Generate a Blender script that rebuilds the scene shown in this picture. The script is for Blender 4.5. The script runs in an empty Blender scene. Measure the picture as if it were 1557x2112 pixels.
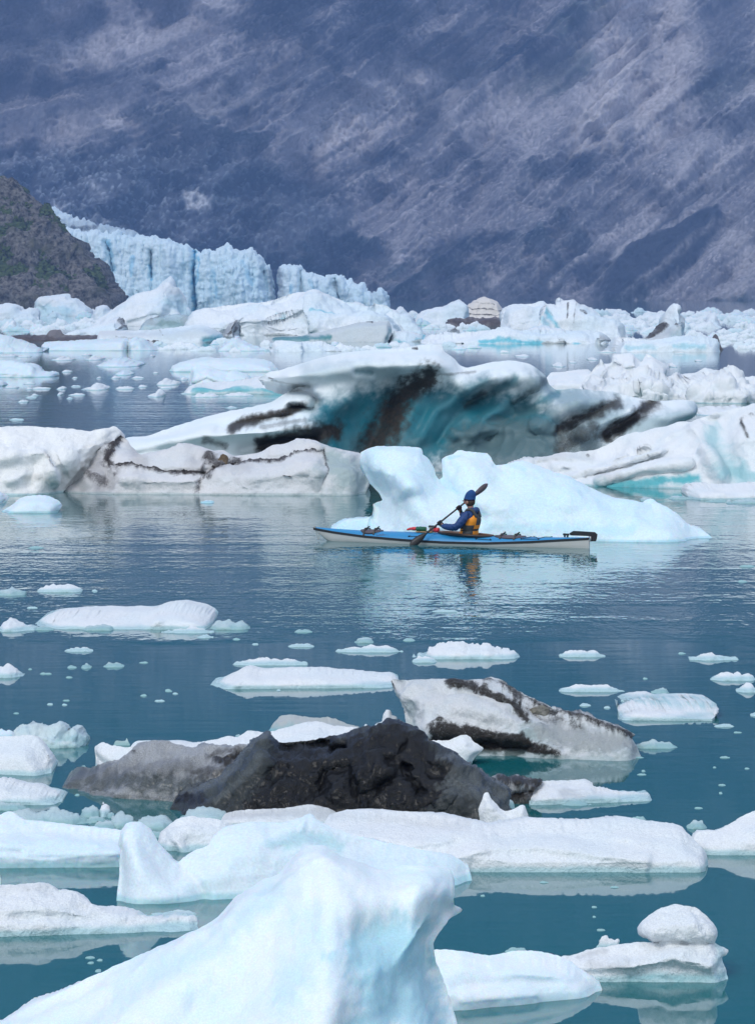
import bpy, bmesh, math, random
import numpy as np
from mathutils import Vector, Matrix

# ------------------------------------------------------------ camera, sky, sun
W, H, F, CX, HY, CH = 1557.0, 2112.0, 7500.0, 778.5, 605.0, 4.75   # photo frame, focal length in its pixels, horizon row, eye height in m
sc = bpy.context.scene
col = sc.collection
cam_data = bpy.data.cameras.new("camera")
cam = bpy.data.objects.new("camera", cam_data)
col.objects.link(cam)
cam.location = (0, 0, CH)
cam.rotation_euler = (math.radians(90), 0, 0)
cam_data.sensor_fit = 'VERTICAL'
cam_data.sensor_height = 36
cam_data.lens = F / H * 36
cam_data.shift_y = -(H / 2 - HY) / H
cam_data.clip_start = 0.5
cam_data.clip_end = 20000
sc.camera = cam

world = bpy.data.worlds.new("World")
sc.world = world
world.use_nodes = True
wn, wl = world.node_tree.nodes, world.node_tree.links
wn.clear()
SUN_EL, SUN_AZ = math.radians(52), math.radians(215)
wo = wn.new('ShaderNodeOutputWorld')
sky = wn.new('ShaderNodeTexSky'); sky.sky_type = 'NISHITA'; sky.sun_disc = False
sky.sun_elevation = SUN_EL; sky.sun_rotation = SUN_AZ; sky.air_density = 1.0; sky.dust_density = 2.0
b1 = wn.new('ShaderNodeBackground'); b1.inputs[1].default_value = 0.09
wl.new(sky.outputs[0], b1.inputs[0])
# overcast deck: pale grey cloud with soft lighter and darker banks
tc = wn.new('ShaderNodeTexCoord')
mp = wn.new('ShaderNodeMapping'); mp.inputs['Scale'].default_value = (1.6, 1.6, 4.0)
nz = wn.new('ShaderNodeTexNoise'); nz.inputs['Scale'].default_value = 1.7; nz.inputs['Detail'].default_value = 5
cr = wn.new('ShaderNodeValToRGB')
cr.color_ramp.elements[0].position = 0.3; cr.color_ramp.elements[0].color = (0.50, 0.60, 0.70, 1)
cr.color_ramp.elements[1].position = 0.72; cr.color_ramp.elements[1].color = (0.93, 0.965, 0.99, 1)
wl.new(tc.outputs['Generated'], mp.inputs[0]); wl.new(mp.outputs[0], nz.inputs[0]); wl.new(nz.outputs[0], cr.inputs[0])
b2 = wn.new('ShaderNodeBackground'); b2.inputs[1].default_value = 1.15
wl.new(cr.outputs[0], b2.inputs[0])
mx = wn.new('ShaderNodeMixShader'); mx.inputs[0].default_value = 0.8
wl.new(b1.outputs[0], mx.inputs[1]); wl.new(b2.outputs[0], mx.inputs[2]); wl.new(mx.outputs[0], wo.inputs[0])

sun_data = bpy.data.lights.new("sun", 'SUN')
sun_data.energy = 1.15
sun_data.angle = math.radians(25)
sun_data.color = (1.0, 0.97, 0.93)
sun = bpy.data.objects.new("sun", sun_data)
col.objects.link(sun)
_d = Vector((math.sin(SUN_AZ) * math.cos(SUN_EL), math.cos(SUN_AZ) * math.cos(SUN_EL), math.sin(SUN_EL)))
sun.rotation_euler = _d.to_track_quat('Z', 'Y').to_euler()

sc.view_settings.view_transform = 'Standard'
sc.view_settings.look = 'None'
sc.view_settings.exposure = 0.27
sc.view_settings.gamma = 1.0
sc.cycles.max_bounces = 6
sc.cycles.diffuse_bounces = 3
sc.cycles.glossy_bounces = 4
sc.cycles.transmission_bounces = 3
sc.cycles.volume_bounces = 1
sc.cycles.use_denoising = True
sc.cycles.sample_clamp_indirect = 6

# ------------------------------------------------------------ noise in numpy
_rs = np.random.RandomState(7)
_perm = _rs.permutation(4096)
_perm = np.concatenate([_perm, _perm, _perm])
_grad = _rs.normal(size=(4096, 3)); _grad /= np.linalg.norm(_grad, axis=1)[:, None]

def _h(ix, iy, iz):
    return _perm[_perm[_perm[ix & 4095] + (iy & 4095)] + (iz & 4095)]

def perlin(p):
    i = np.floor(p).astype(np.int64); f = p - i
    u = f * f * f * (f * (f * 6 - 15) + 10)
    r = 0
    for a in (0, 1):
        wa = u[:, 0] if a else 1 - u[:, 0]
        for b in (0, 1):
            wb = u[:, 1] if b else 1 - u[:, 1]
            for c in (0, 1):
                wc = u[:, 2] if c else 1 - u[:, 2]
                g = _grad[_h(i[:, 0] + a, i[:, 1] + b, i[:, 2] + c)]
                d = g[:, 0] * (f[:, 0] - a) + g[:, 1] * (f[:, 1] - b) + g[:, 2] * (f[:, 2] - c)
                r = r + wa * wb * wc * d
    return r * 1.5

def fbm(p, octv=4, gain=0.5, ridged=False):
    r, a = np.zeros(len(p)), 1.0
    for k in range(octv):
        n = perlin(p * (2.03 ** k) + k * 17.3)
        r += a * ((0.5 - np.abs(n)) * 1.2 if ridged else n)
        a *= gain
    return r

def worley(p):
    i = np.floor(p).astype(np.int64); f = p - i
    best = np.full(len(p), 9.0); cell = np.zeros(len(p))
    for a in (-1, 0, 1):
        for b in (-1, 0, 1):
            for c in (-1, 0, 1):
                h = _h(i[:, 0] + a, i[:, 1] + b, i[:, 2] + c)
                q = np.stack([a + (_grad[h] * 0.5 + 0.5)[:, k] for k in range(3)], 1) * 1.0
                q[:, 0] = a + _grad[h][:, 0] * 0.5 + 0.5; q[:, 1] = b + _grad[h][:, 1] * 0.5 + 0.5; q[:, 2] = c + _grad[h][:, 2] * 0.5 + 0.5
                d = np.sqrt(((q - f) ** 2).sum(1))
                m = d < best
                best = np.where(m, d, best); cell = np.where(m, h / 4096.0, cell)
    return best, cell

def sstep(a, b, x):
    t = np.clip((x - a) / (b - a), 0, 1)
    return t * t * (3 - 2 * t)

def seg_dist(P, line):
    """distance of points P (N,2) to a polyline, plus the nearest point on it"""
    L = np.asarray(line, float)
    best = np.full(len(P), 1e9); near = np.zeros((len(P), 2))
    for a, b in zip(L[:-1], L[1:]):
        ab = b - a; q = ab @ ab
        t = np.clip(((P - a) @ ab) / (q if q > 1e-9 else 1), 0, 1)
        n = a + t[:, None] * ab
        d = ((P - n) ** 2).sum(1)
        m = d < best
        best[m] = d[m]; near[m] = n[m]
    return np.sqrt(best), near

def inside(P, poly):
    L = np.asarray(poly, float); r = np.zeros(len(P), bool)
    x, y = P[:, 0], P[:, 1]
    for (ax, ay), (bx, by) in zip(L, np.roll(L, -1, 0)):
        c = (ay > y) != (by > y)
        if c.any():
            xi = ax + (y - ay) / (by - ay if by != ay else 1e-9) * (bx - ax)
            r ^= c & (x < xi)
    return r

# ------------------------------------------------------------ object helpers
def tag(o, label=None, cat=None, group=None, kind=None):
    if label: o['label'] = label
    if cat: o['category'] = cat
    if group: o['group'] = group
    if kind: o['kind'] = kind
    return o

def np_mesh(name, V, faces, mat, parent=None, smooth=True, attr=None):
    """faces: (N,4) int array, -1 in the last column for triangles"""
    me = bpy.data.meshes.new(name)
    faces = np.asarray(faces)
    me.vertices.add(len(V)); me.vertices.foreach_set('co', np.asarray(V, np.float32).ravel())
    tri = faces[:, 3] < 0 if faces.shape[1] == 4 else np.ones(len(faces), bool)
    cnt = np.where(tri, 3, 4)
    start = np.concatenate([[0], np.cumsum(cnt)[:-1]])
    flat = faces[faces >= 0] if faces.shape[1] == 4 else faces.ravel()
    me.loops.add(len(flat)); me.loops.foreach_set('vertex_index', flat.astype(np.int32))
    me.polygons.add(len(faces)); me.polygons.foreach_set('loop_start', start.astype(np.int32))
    me.polygons.foreach_set('loop_total', cnt.astype(np.int32))
    me.polygons.foreach_set('use_smooth', np.full(len(faces), smooth))
    me.update(calc_edges=True); me.validate()
    if attr is not None:
        a = me.color_attributes.new('mask', 'FLOAT_COLOR', 'POINT')
        a.data.foreach_set('color', np.asarray(attr, np.float32).ravel())
    me.materials.append(mat)
    o = bpy.data.objects.new(name, me); col.objects.link(o)
    if parent: o.parent = parent
    return o

def empty(name, loc=(0, 0, 0), rz=0):
    o = bpy.data.objects.new(name, None); col.objects.link(o)
    o.location = loc; o.rotation_euler = (0, 0, rz); o.empty_display_size = 0.2
    return o

def water_dist(py): return CH * F / (py - HY)
def at(px, py, Y): return Vector(((px - CX) * Y / F, Y, CH - (py - HY) * Y / F))

# ------------------------------------------------------------ node helpers
class NT:
    def __init__(s, name):
        s.m = bpy.data.materials.new(name); s.m.use_nodes = True
        s.n, s.l = s.m.node_tree.nodes, s.m.node_tree.links
        s.b = s.n['Principled BSDF']; s.o = s.n['Material Output']
    def add(s, t, **kw):
        n = s.n.new(t)
        for k, v in kw.items(): setattr(n, k, v)
        return n
    def link(s, a, b): s.l.new(a, b)
    def val(s, x, sock):
        if hasattr(x, 'is_output'): s.link(x, sock)
        elif isinstance(x, (tuple, list)) and len(x) == 3 and sock.type == 'RGBA': sock.default_value = (*x, 1)
        else: sock.default_value = x
    def math(s, op, a, b=0.0, c=0.0, clamp=False):
        n = s.add('ShaderNodeMath', operation=op, use_clamp=clamp)
        for i, x in enumerate((a, b, c)): s.val(x, n.inputs[i])
        return n.outputs[0]
    def mix(s, f, a, b):
        n = s.add('ShaderNodeMix', data_type='RGBA')
        s.val(f, n.inputs[0]); s.val(a, n.inputs[6]); s.val(b, n.inputs[7])
        return n.outputs[2]
    def maprange(s, x, a, b, c=0.0, d=1.0, smooth=False):
        n = s.add('ShaderNodeMapRange')
        if smooth: n.interpolation_type = 'SMOOTHSTEP'
        s.val(x, n.inputs[0])
        for i, v in enumerate((a, b, c, d)): n.inputs[i + 1].default_value = v
        return n.outputs[0]
    def coord(s, kind='Object', scale=(1, 1, 1), rot=(0, 0, 0)):
        t = s.add('ShaderNodeTexCoord'); m = s.add('ShaderNodeMapping')
        m.inputs['Scale'].default_value = scale; m.inputs['Rotation'].default_value = rot
        s.link(t.outputs[kind], m.inputs[0]); return m.outputs[0]
    def noise(s, vec, scale, detail=3, rough=0.5):
        n = s.add('ShaderNodeTexNoise')
        s.link(vec, n.inputs['Vector']); n.inputs['Scale'].default_value = scale
        n.inputs['Detail'].default_value = detail; n.inputs['Roughness'].default_value = rough
        return n.outputs[0]
    def bump(s, h, strength=1.0, dist=0.01, normal=None):
        n = s.add('ShaderNodeBump'); s.val(strength, n.inputs['Strength'])
        s.val(dist, n.inputs['Distance']); s.link(h, n.inputs['Height'])
        if normal is not None: s.link(normal, n.inputs['Normal'])
        return n.outputs[0]
    def set(s, **kw):
        names = dict(color='Base Color', rough='Roughness', metal='Metallic', ior='IOR', normal='Normal', spec='Specular IOR Level',
                     sss='Subsurface Weight', sssr='Subsurface Radius', ssss='Subsurface Scale', coat='Coat Weight', coatr='Coat Roughness')
        for k, v in kw.items(): s.val(v, s.b.inputs[names[k]])
        return s.m

def plain(name, color, rough=0.5, var=0.12, scale=30, bump=0.0, metal=0.0, spec=0.5):
    t = NT(name); v = t.coord()
    n = t.noise(v, scale, 3)
    c = t.mix(n, tuple(x * (1 - var) for x in color), tuple(min(1, x * (1 + var)) for x in color))
    t.set(color=c, rough=rough, metal=metal, spec=spec)
    if bump: t.set(normal=t.bump(n, 1.0, bump))
    return t.m

def ice_mat(name, snow=(0.80, 0.825, 0.845), teal=(0.10, 0.46, 0.52), silt=(0.27, 0.27, 0.275), dirt=(0.022, 0.020, 0.019),
            rough=0.6, teal_rough=0.3, silt_rough=0.45, dirt_rough=0.55, fine=14.0, bump=0.02, sss=0.0, tint=0.25, wet=True, speck=0.07, sssc=0.12, wetcoat=0.0, dn=1.0, dirt2=(0.05, 0.045, 0.04)):
    t = NT(name); v = t.coord()
    at_ = t.add('ShaderNodeVertexColor', layer_name='mask')
    sp = t.add('ShaderNodeSeparateColor'); t.link(at_.outputs[0], sp.inputs[0])
    R, G, B = sp.outputs
    n1 = t.noise(v, fine * 0.12, 4, 0.55); n2 = t.noise(v, fine, 5, 0.65); n3 = t.noise(v, fine * 5, 3, 0.6)
    gr = t.maprange(n2, 0.3, 0.7)
    # blue and milky patches of the ice body
    bl = t.maprange(n1, 0.38, 0.68, 0.0, tint, True)
    c = t.mix(bl, snow, (snow[0] * 0.76, snow[1] * 0.92, snow[2] * 0.985))
    c = t.mix(t.math('MULTIPLY', G, t.maprange(n1, 0.25, 0.75, 0.92, 1.0), clamp=True), c, teal)
    sl = t.math('MULTIPLY', B, t.maprange(n3, 0.3, 0.7, 0.65, 1.15), clamp=True)
    c = t.mix(sl, c, silt)
    ds = t.add('ShaderNodeVectorMath', operation='SCALE'); t.link(c, ds.inputs[0]); t.link(t.maprange(n3, 0.3, 0.7, 1 - speck, 1 + speck), ds.inputs['Scale']); c = ds.outputs[0]
    dd = t.math('ADD', R, t.math('ADD', t.math('MULTIPLY', t.math('SUBTRACT', n3, 0.5), 1.1 * dn), t.math('MULTIPLY', t.math('SUBTRACT', n2, 0.5), 0.8 * dn)))
    dd = t.math('MULTIPLY', t.maprange(dd, 0.12, 0.9, 0, 1, True), t.math('MULTIPLY', R, 5.0, clamp=True), clamp=True)
    c = t.mix(dd, c, t.mix(gr, dirt, dirt2))
    rg = t.math('ADD', rough, t.math('MULTIPLY', G, teal_rough - rough), clamp=True)
    rg = t.mix(sl, rg, (silt_rough,) * 3); rg = t.mix(dd, rg, (dirt_rough,) * 3)
    if wet:   # thin wet, clearer band where the water laps the ice
        g = t.add('ShaderNodeNewGeometry'); sx = t.add('ShaderNodeSeparateXYZ'); t.link(g.outputs['Position'], sx.inputs[0])
        wb = t.maprange(t.math('SUBTRACT', sx.outputs[2], t.math('MULTIPLY', n1, 0.06)), 0.03, -0.01, 0, 0.75, True)
        c = t.mix(wb, c, t.mix(0.6, c, teal)); rg = t.mix(wb, rg, (0.15,) * 3)
    h = t.math('ADD', t.math('MULTIPLY', n2, 1.0), t.math('MULTIPLY', n3, 0.35))
    t.set(color=c, rough=rg, normal=t.bump(h, 1.0, bump), ior=1.31, spec=0.4)
    if wetcoat: t.set(coat=wetcoat, coatr=0.07)
    if sss:
        t.set(sss=sss, sssr=(0.15, 0.5, 0.8), ssss=sssc)
    return t.m
# ------------------------------------------------------------ materials of the setting
def water_mat():
    t = NT('glacial_water')
    v = t.coord('Object')
    sx = t.add('ShaderNodeSeparateXYZ'); t.link(v, sx.inputs[0])
    X, Y = sx.outputs[0], sx.outputs[1]
    wob = t.noise(t.coord('Object', (0.11, 0.09, 1)), 1.0, 5)
    Yw = t.math('ADD', Y, t.math('MULTIPLY', t.math('SUBTRACT', wob, 0.5), 22.0))
    # breeze patch round the kayak, calm close in and in the lee of the ice, another patch further out
    m1 = t.math('MULTIPLY', t.maprange(Yw, water_dist(1350), water_dist(1300), 0, 1, True), t.maprange(Yw, water_dist(1070), water_dist(1020), 1, 0.3, True))
    m2 = t.math('MULTIPLY', t.maprange(Yw, water_dist(930), water_dist(890), 0, 1, True), t.maprange(Yw, water_dist(830), water_dist(800), 1, 0.25, True))
    streak = t.maprange(t.noise(t.coord('Object', (0.06, 0.5, 1)), 1.0, 4), 0.36, 0.68, 0.5, 1.0, True)
    m = t.math('MULTIPLY', t.math('MAXIMUM', m1, m2), streak)
    a = t.noise(t.coord('Object', (1.3, 0.50, 1), (0, 0, 0.10)), 2.3, 3, 0.55)
    b = t.noise(t.coord('Object', (1.2, 0.55, 1), (0, 0, -0.15)), 6.0, 2, 0.5)
    c = t.noise(t.coord('Object', (0.35, 1.2, 1)), 1.6, 2, 0.5)
    hr = t.math('ADD', a, t.math('MULTIPLY', b, 0.4))
    h = t.math('ADD', t.math('MULTIPLY', t.math('MULTIPLY', hr, m), 0.019), t.math('MULTIPLY', c, 0.0015))
    h = t.math('ADD', h, t.math('MULTIPLY', b, 0.0004))
    silt = t.noise(t.coord('Object', (0.03, 0.06, 1)), 1.0, 3)
    base = t.mix(silt, (0.006, 0.118, 0.132), (0.012, 0.142, 0.152))
    t.set(color=base, rough=0.03, ior=1.333, spec=0.5, normal=t.bump(h, 1.0, 1.0))
    return t.m

def flow_psi(px, py):
    """rows that run with the fall lines of the mountain flank"""
    x = np.asarray(px, float)
    k0, k1 = 0.16, 0.0011
    xx = np.clip(x, -600, 1000)
    M = k0 * xx + 0.5 * k1 * np.clip(xx + 100, 0, None) ** 2 * 0.55
    M = M + np.clip(x - 1000, 0, None) * (k0 + 0.55 * k1 * 1100)
    return py + M

def paint(P, shapes, nz=None):
    """union of soft strokes [(polyline, width, strength)] at points P"""
    r = np.zeros(len(P))
    for s in shapes:
        line, w, st = s[0], s[1], s[2]
        if len(line) > 2 and line[0] == line[-1]:
            d, _ = seg_dist(P, line); ins = inside(P, line[:-1]); d = np.where(ins, -d, d)
        else:
            d = seg_dist(P, line)[0] - w * 0.5
        if nz is not None: d = d + nz * w * (s[3] if len(s) > 3 else 0.38)
        r = np.maximum(r, st * (1 - sstep(-0.42 * w, 0.42 * w, d)))
    return r

# ------------------------------------------------------------ water
def build_water():
    ys = [-60, 10, 60, 200, 700, 2200, 9000]; xs = [-6000, -600, -60, 60, 600, 6000]
    V = [(x, y, 0) for y in ys for x in xs]; n = len(xs)
    Fc = [(j * n + i, j * n + i + 1, (j + 1) * n + i + 1, (j + 1) * n + i) for j in range(len(ys) - 1) for i in range(n - 1)]
    tag(np_mesh('water', V, Fc, water_mat(), smooth=False), kind='structure')

# ------------------------------------------------------------ mountain flank
def grid_faces(nr, nc):
    i = np.arange(nr * nc).reshape(nr, nc)
    return np.stack([i[:-1, :-1], i[:-1, 1:], i[1:, 1:], i[1:, :-1]], -1).reshape(-1, 4)

def mountain_mat():
    t = NT('mountain_rock')
    a = t.add('ShaderNodeVertexColor', layer_name='mask')
    v = t.coord('Object')
    n = t.noise(v, 0.22, 5, 0.7); n2 = t.noise(v, 0.05, 4, 0.6)
    k = t.math('ADD', t.maprange(n, 0.25, 0.75, 0.78, 1.22), t.maprange(n2, 0.3, 0.7, -0.12, 0.12))
    c = t.add('ShaderNodeVectorMath', operation='SCALE'); t.link(a.outputs[0], c.inputs[0]); t.link(k, c.inputs['Scale'])
    t.set(color=c.outputs[0], rough=0.95, spec=0.1, normal=t.bump(n, 1.0, 0.7))
    return t.m

def build_mountain():
    # columns follow the picture's width plus wide margins, rows run up the flank
    cols = np.concatenate([np.linspace(-2600, -240, 60), np.linspace(-220, 1780, 560), np.linspace(1800, 4200, 60)])
    rows = np.concatenate([np.linspace(690, -60, 300), np.linspace(-70, -1500, 90)])
    PX, PY = np.meshgrid(cols, rows); px, py = PX.ravel(), PY.ravel()
    # the flank: foot at Y0, leaning back; the left is a broad, gentler debris-covered ice ramp
    n0 = fbm(np.stack([px / 420, py / 420, px * 0], 1), 4)
    ramp = sstep(560, 150, px) * sstep(60, 330, py)
    K = F / 5000
    Y0 = K * (1750 + 120 * n0 - 260 * sstep(900, 1500, px) * sstep(200, 640, py))
    lean = 1.25 + 0.9 * ramp
    s = (py - HY) / F
    Z = np.where(s < 0, (CH - s * Y0) / (1 + s * lean), CH - s * Y0)
    Yw = Y0 + lean * np.clip(Z, 0, None)
    P2 = np.stack([px, py], 1)
    psi = flow_psi(px, py)
    z0 = px * 0
    g1 = fbm(np.stack([psi / 26, px / 330, z0], 1), 5, 0.55)          # gullies along the fall line
    g2 = fbm(np.stack([psi / 95, px / 520, z0 + 9], 1), 4, 0.5)
    g3 = fbm(np.stack([px / 7, py / 7, z0], 1), 4, 0.65)
    g4 = fbm(np.stack([px / 60, py / 60, z0 + 3], 1), 5, 0.6)
    g5 = fbm(np.stack([px / 26, py / 20, z0 + 5], 1), 4, 0.65, True)
    gs = fbm(np.stack([psi / 9, px / 90, z0 + 40], 1), 4, 0.6)       # fine scree runnels
    rel = 2.2 * g1 + 11 * g2 + 5 * g4 + 0.9 * g3 + 1.5 * g5 + 0.7 * gs
    # ----- rock colours
    wob = g4 * 0.55 + g3 * 0.35 + g1 * 0.5
    mid = np.array([0.255, 0.235, 0.245]); dark = np.array([0.055, 0.065, 0.085]); pale = np.array([0.60, 0.55, 0.53]); tan = np.array([0.66, 0.57, 0.50])
    C = np.tile(mid, (len(px), 1))
    def lay(c, w): 
        nonlocal C
        w = np.clip(w, 0, 1)[:, None]; C = C * (1 - w) + np.asarray(c) * w
    gh = fbm(np.stack([px / 4.5, py / 4.0, z0 + 60], 1), 2, 0.6)
    right = sstep(250, 620, px)
    lay(dark, 0.40 * sstep(-0.1, 0.5, g2 + 0.25 * g1))
    lay(dark, 0.45 * right * sstep(0.15, 0.5, gs + 0.5 * g1))
    lay(pale, 0.30 * right * sstep(0.1, 0.5, gs - 0.4 * g1))
    lay(pale, 0.30 * sstep(0.15, 0.6, 0.9 * g1 + 0.4 * g3 - 0.4 * g2))
    lay(pale, 0.55 * (0.25 + 0.75 * right) * sstep(0.42, 0.62, gh + 0.3 * g4))        # scattered pale boulders
    pl = [([(590, 300), (640, 235), (720, 190), (800, 150), (900, 145), (985, 150), (960, 195), (900, 215), (840, 260), (760, 305), (660, 335), (590, 300)], 70, 0.85),
          ([(800, 150), (1000, 170), (1100, 250), (1090, 290)], 60, 0.35), ([(940, 250), (1100, 230), (1230, 180)], 90, 0.3),
          ([(1300, -80), (1270, 60), (1280, 140), (1260, 210), (1240, 260)], 105, 0.85), ([(1390, -80), (1370, 80), (1400, 140), (1330, 260)], 100, 0.6),
          ([(1557, 190), (1500, 300), (1420, 350)], 80, 0.5), ([(1440, 290), (1330, 460), (1250, 560)], 26, 0.35),
          ([(-100, 150), (150, 110), (330, 60), (480, -20)], 70, 0.55), ([(100, 270), (280, 240), (420, 225), (520, 190)], 40, 0.45),
          ([(-100, 60), (120, 30), (300, -40)], 40, 0.35), ([(520, 430), (580, 470), (640, 510)], 70, 0.45), ([(790, 540), (900, 560), (1000, 590)], 60, 0.3),
          ([(700, 640), (850, 610), (950, 640)], 40, 0.3), ([(1500, 480), (1557, 560), (1500, 640)], 80, 0.35)]
    lay(pale, 1.15 * paint(P2, pl, 0.75 * wob) * (0.62 + 0.6 * np.clip(0.6 * g3 + 0.6 * g5 + 0.35, 0, 1)))
    lay(dark, 0.6 * paint(P2, [pl[0], pl[1]], wob) * sstep(0.1, -0.25, g5 + 0.3 * g3))
    lay(tan, 0.4 * paint(P2, [pl[3], pl[4]], wob))
    dk = [([(-400, 230), (-100, 225), (110, 190), (250, 205), (360, 150), (330, 120), (120, 150), (-400, 170), (-400, 230)], 40, 0.6),
          ([(300, 200), (520, 215), (640, 130), (800, 60)], 60, 0.45), ([(860, 200), (880, 260), (820, 330), (740, 360)], 26, 0.7),
          ([(900, 190), (890, 250)], 40, 0.6), ([(1480, -60), (1500, 80), (1480, 190)], 90, 0.55), ([(1500, 260), (1557, 250)], 60, 0.5),
          ([(1255, 560), (1290, 510), (1370, 470), (1480, 420), (1490, 450), (1450, 520), (1380, 570), (1300, 620), (1230, 640), (1255, 560)], 22, 1.0),
          ([(1080, 640), (1160, 560), (1260, 540), (1250, 650)], 60, 0.85), ([(880, 530), (960, 500), (1040, 490)], 34, 0.8),
          ([(700, 560), (790, 540), (760, 520)], 40, 0.7), ([(900, 640), (1000, 620), (1080, 570)], 50, 0.6), ([(760, 600), (830, 640), (900, 650)], 50, 0.6),
          ([(1190, 470), (1260, 440)], 50, 0.5), ([(1557, 430), (1420, 500), (1340, 640)], 40, 0.4), ([(520, 400), (600, 390), (700, 400), (720, 470)], 40, 0.8),
          ([(1557, 330), (1440, 380), (1330, 470), (1230, 560)], 30, 0.45)]
    lay(dark * 0.85, paint(P2, dk, wob))
    # gullies, runnels and pale scree tongues that follow the fall lines
    RR = random.Random(12); gd, gp = [], []
    for _ in range(60):
        x = RR.uniform(150, 1750); y = RR.uniform(-120, 560); L_ = RR.uniform(60, 330); pts = []
        for i_ in range(7):
            xx = x - L_ * i_ / 6
            c0 = float(flow_psi(np.array([x]), np.array([y]))[0]) - float(flow_psi(np.array([xx]), np.array([0.0]))[0])
            pts.append((xx, c0 + RR.uniform(-3, 3)))
        (gd if RR.random() < 0.55 else gp).append((pts, RR.uniform(3.5, 13), RR.uniform(0.35, 0.85)))
    lay(dark, paint(P2, gd, 0.5 * g3 + 0.3 * g1) * (0.6 + 0.6 * np.clip(g3 + 0.4, 0, 1)))
    lay(pale, 0.75 * paint(P2, gp, 0.8 * g3 + 0.3 * g1) * (0.45 + 0.8 * np.clip(g3 + 0.4, 0, 1)))
    # debris-covered ice on the left: dark rubble with clean ice showing through
    deb = [([(-700, 330), (-100, 325), (200, 300), (420, 285), (560, 330), (620, 390), (700, 430), (730, 480), (720, 560), (640, 600), (500, 640), (-700, 700), (-700, 330)], 60, 1.0)]
    db = paint(P2, deb, wob)
    lay(np.array([0.070, 0.088, 0.115]), 0.85 * db)
    sp = fbm(np.stack([px / 15, py / 15, z0 + 21], 1), 4, 0.7)
    lay([0.50, 0.56, 0.62], 0.55 * db * sstep(0.22, 0.6, sp + 0.45 * g3) * (0.35 + 0.65 * sstep(700, 200, px)))
    clean = paint(P2, [([(375, 392), (405, 385), (420, 402), (440, 420), (425, 430), (385, 425), (375, 392)], 14, 1.0), ([(440, 412), (490, 410)], 12, 0.8),
                       ([(180, 380), (210, 400)], 22, 0.45), ([(290, 372), (310, 390)], 18, 0.4), ([(110, 430), (180, 450), (260, 470)], 22, 0.6)], wob)
    lay([0.78, 0.8, 0.82], clean * (0.5 + 0.9 * np.clip(g3 + 0.35, 0, 1)))
    lay([0.05, 0.085, 0.045], 0.5 * paint(P2, [([(1100, 170), (1200, 120)], 60, 1), ([(1160, 60), (1230, 10)], 50, 1), ([(1460, 190), (1540, 150)], 60, 0.6), ([(920, 150), (1010, 140)], 30, 0.7)], wob) * sstep(0.1, 0.4, g3 + g5))
    lay([0.05, 0.055, 0.06], 0.9 * sstep(-60, -350, py))  # unseen upper flank darkened for its effect on the water's reflection
    C = C * (1 + 0.30 * g3 + 0.14 * g1 + 0.08 * g4)[:, None]
    rel = rel + 3 * db * sp + 4 * paint(P2, [pl[0]], wob) * g5 + 9 * paint(P2, dk[6:7], wob * 0.2) + 3 * paint(P2, [pl[3]], wob) * g1
    rel = rel * K
    Yw = Yw - rel; Z = Z + rel * 0.35
    X = (px - CX) * (Y0 + lean * 60) / F
    X = (px - CX) * Yw / F
    ext = np.ones(len(px))
    V = np.stack([X, Yw, Z], 1)
    o = np_mesh('mountain', V, grid_faces(len(rows), len(cols)), mountain_mat(), attr=np.concatenate([np.clip(C, 0.01, 0.8), ext[:, None]], 1))
    tag(o, kind='structure')

# ------------------------------------------------------------ air between here and the mountain
def build_haze():
    bm = bmesh.new(); bmesh.ops.create_cube(bm, size=1.0)
    bmesh.ops.scale(bm, vec=(14000, 9600, 2600), verts=bm.verts)
    bmesh.ops.translate(bm, vec=(0, 4600, 1299), verts=bm.verts)
    me = bpy.data.meshes.new('haze'); bm.to_mesh(me); bm.free()
    t = NT('haze_air'); t.n.remove(t.b)
    p = t.add('ShaderNodeVolumePrincipled')
    p.inputs['Color'].default_value = (0.36, 0.54, 1.0, 1); p.inputs['Density'].default_value = HAZE
    t.link(p.outputs[0], t.o.inputs['Volume'])
    me.materials.append(t.m)
    o = bpy.data.objects.new('haze', me); col.objects.link(o)
    tag(o, kind='stuff')
HAZE = 0.00019
# ------------------------------------------------------------ ice generator
def refine(chain, step, jit, rnd, sharp=0.5):
    """split the outline into short pieces, rounded a little and roughened"""
    L = [np.array(p, float) for p in chain]
    out = []
    for k in range(len(L) - 1):                      # Catmull-Rom mixed with straight pieces
        p0 = L[max(k - 1, 0)]; p1 = L[k]; p2 = L[k + 1]; p3 = L[min(k + 2, len(L) - 1)]
        n = max(1, int(np.linalg.norm(p2 - p1) / step))
        for i in range(n):
            t = i / n
            c = 0.5 * (2 * p1 + (p2 - p0) * t + (2 * p0 - 5 * p1 + 4 * p2 - p3) * t * t + (3 * p1 - p0 - 3 * p2 + p3) * t ** 3)
            s = p1 + (p2 - p1) * t
            out.append(c * (1 - sharp) + s * sharp)
    out.append(L[-1]); out = np.array(out)
    if jit > 0:
        q = np.stack([out[:, 0] / (step * 5), out[:, 1] / (step * 5), np.full(len(out), rnd)], 1)
        out[:, 1] += jit * (fbm(q, 3, 0.6)); out[:, 0] += 0.6 * jit * fbm(q + 50, 3, 0.6)
    return out

_seed = [0]
SURF = {}
def surf(label, px, py):
    P, V = SURF[label]; k = ((P - np.array([px, py])) ** 2).sum(1).argmin(); return Vector(V[k])

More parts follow.
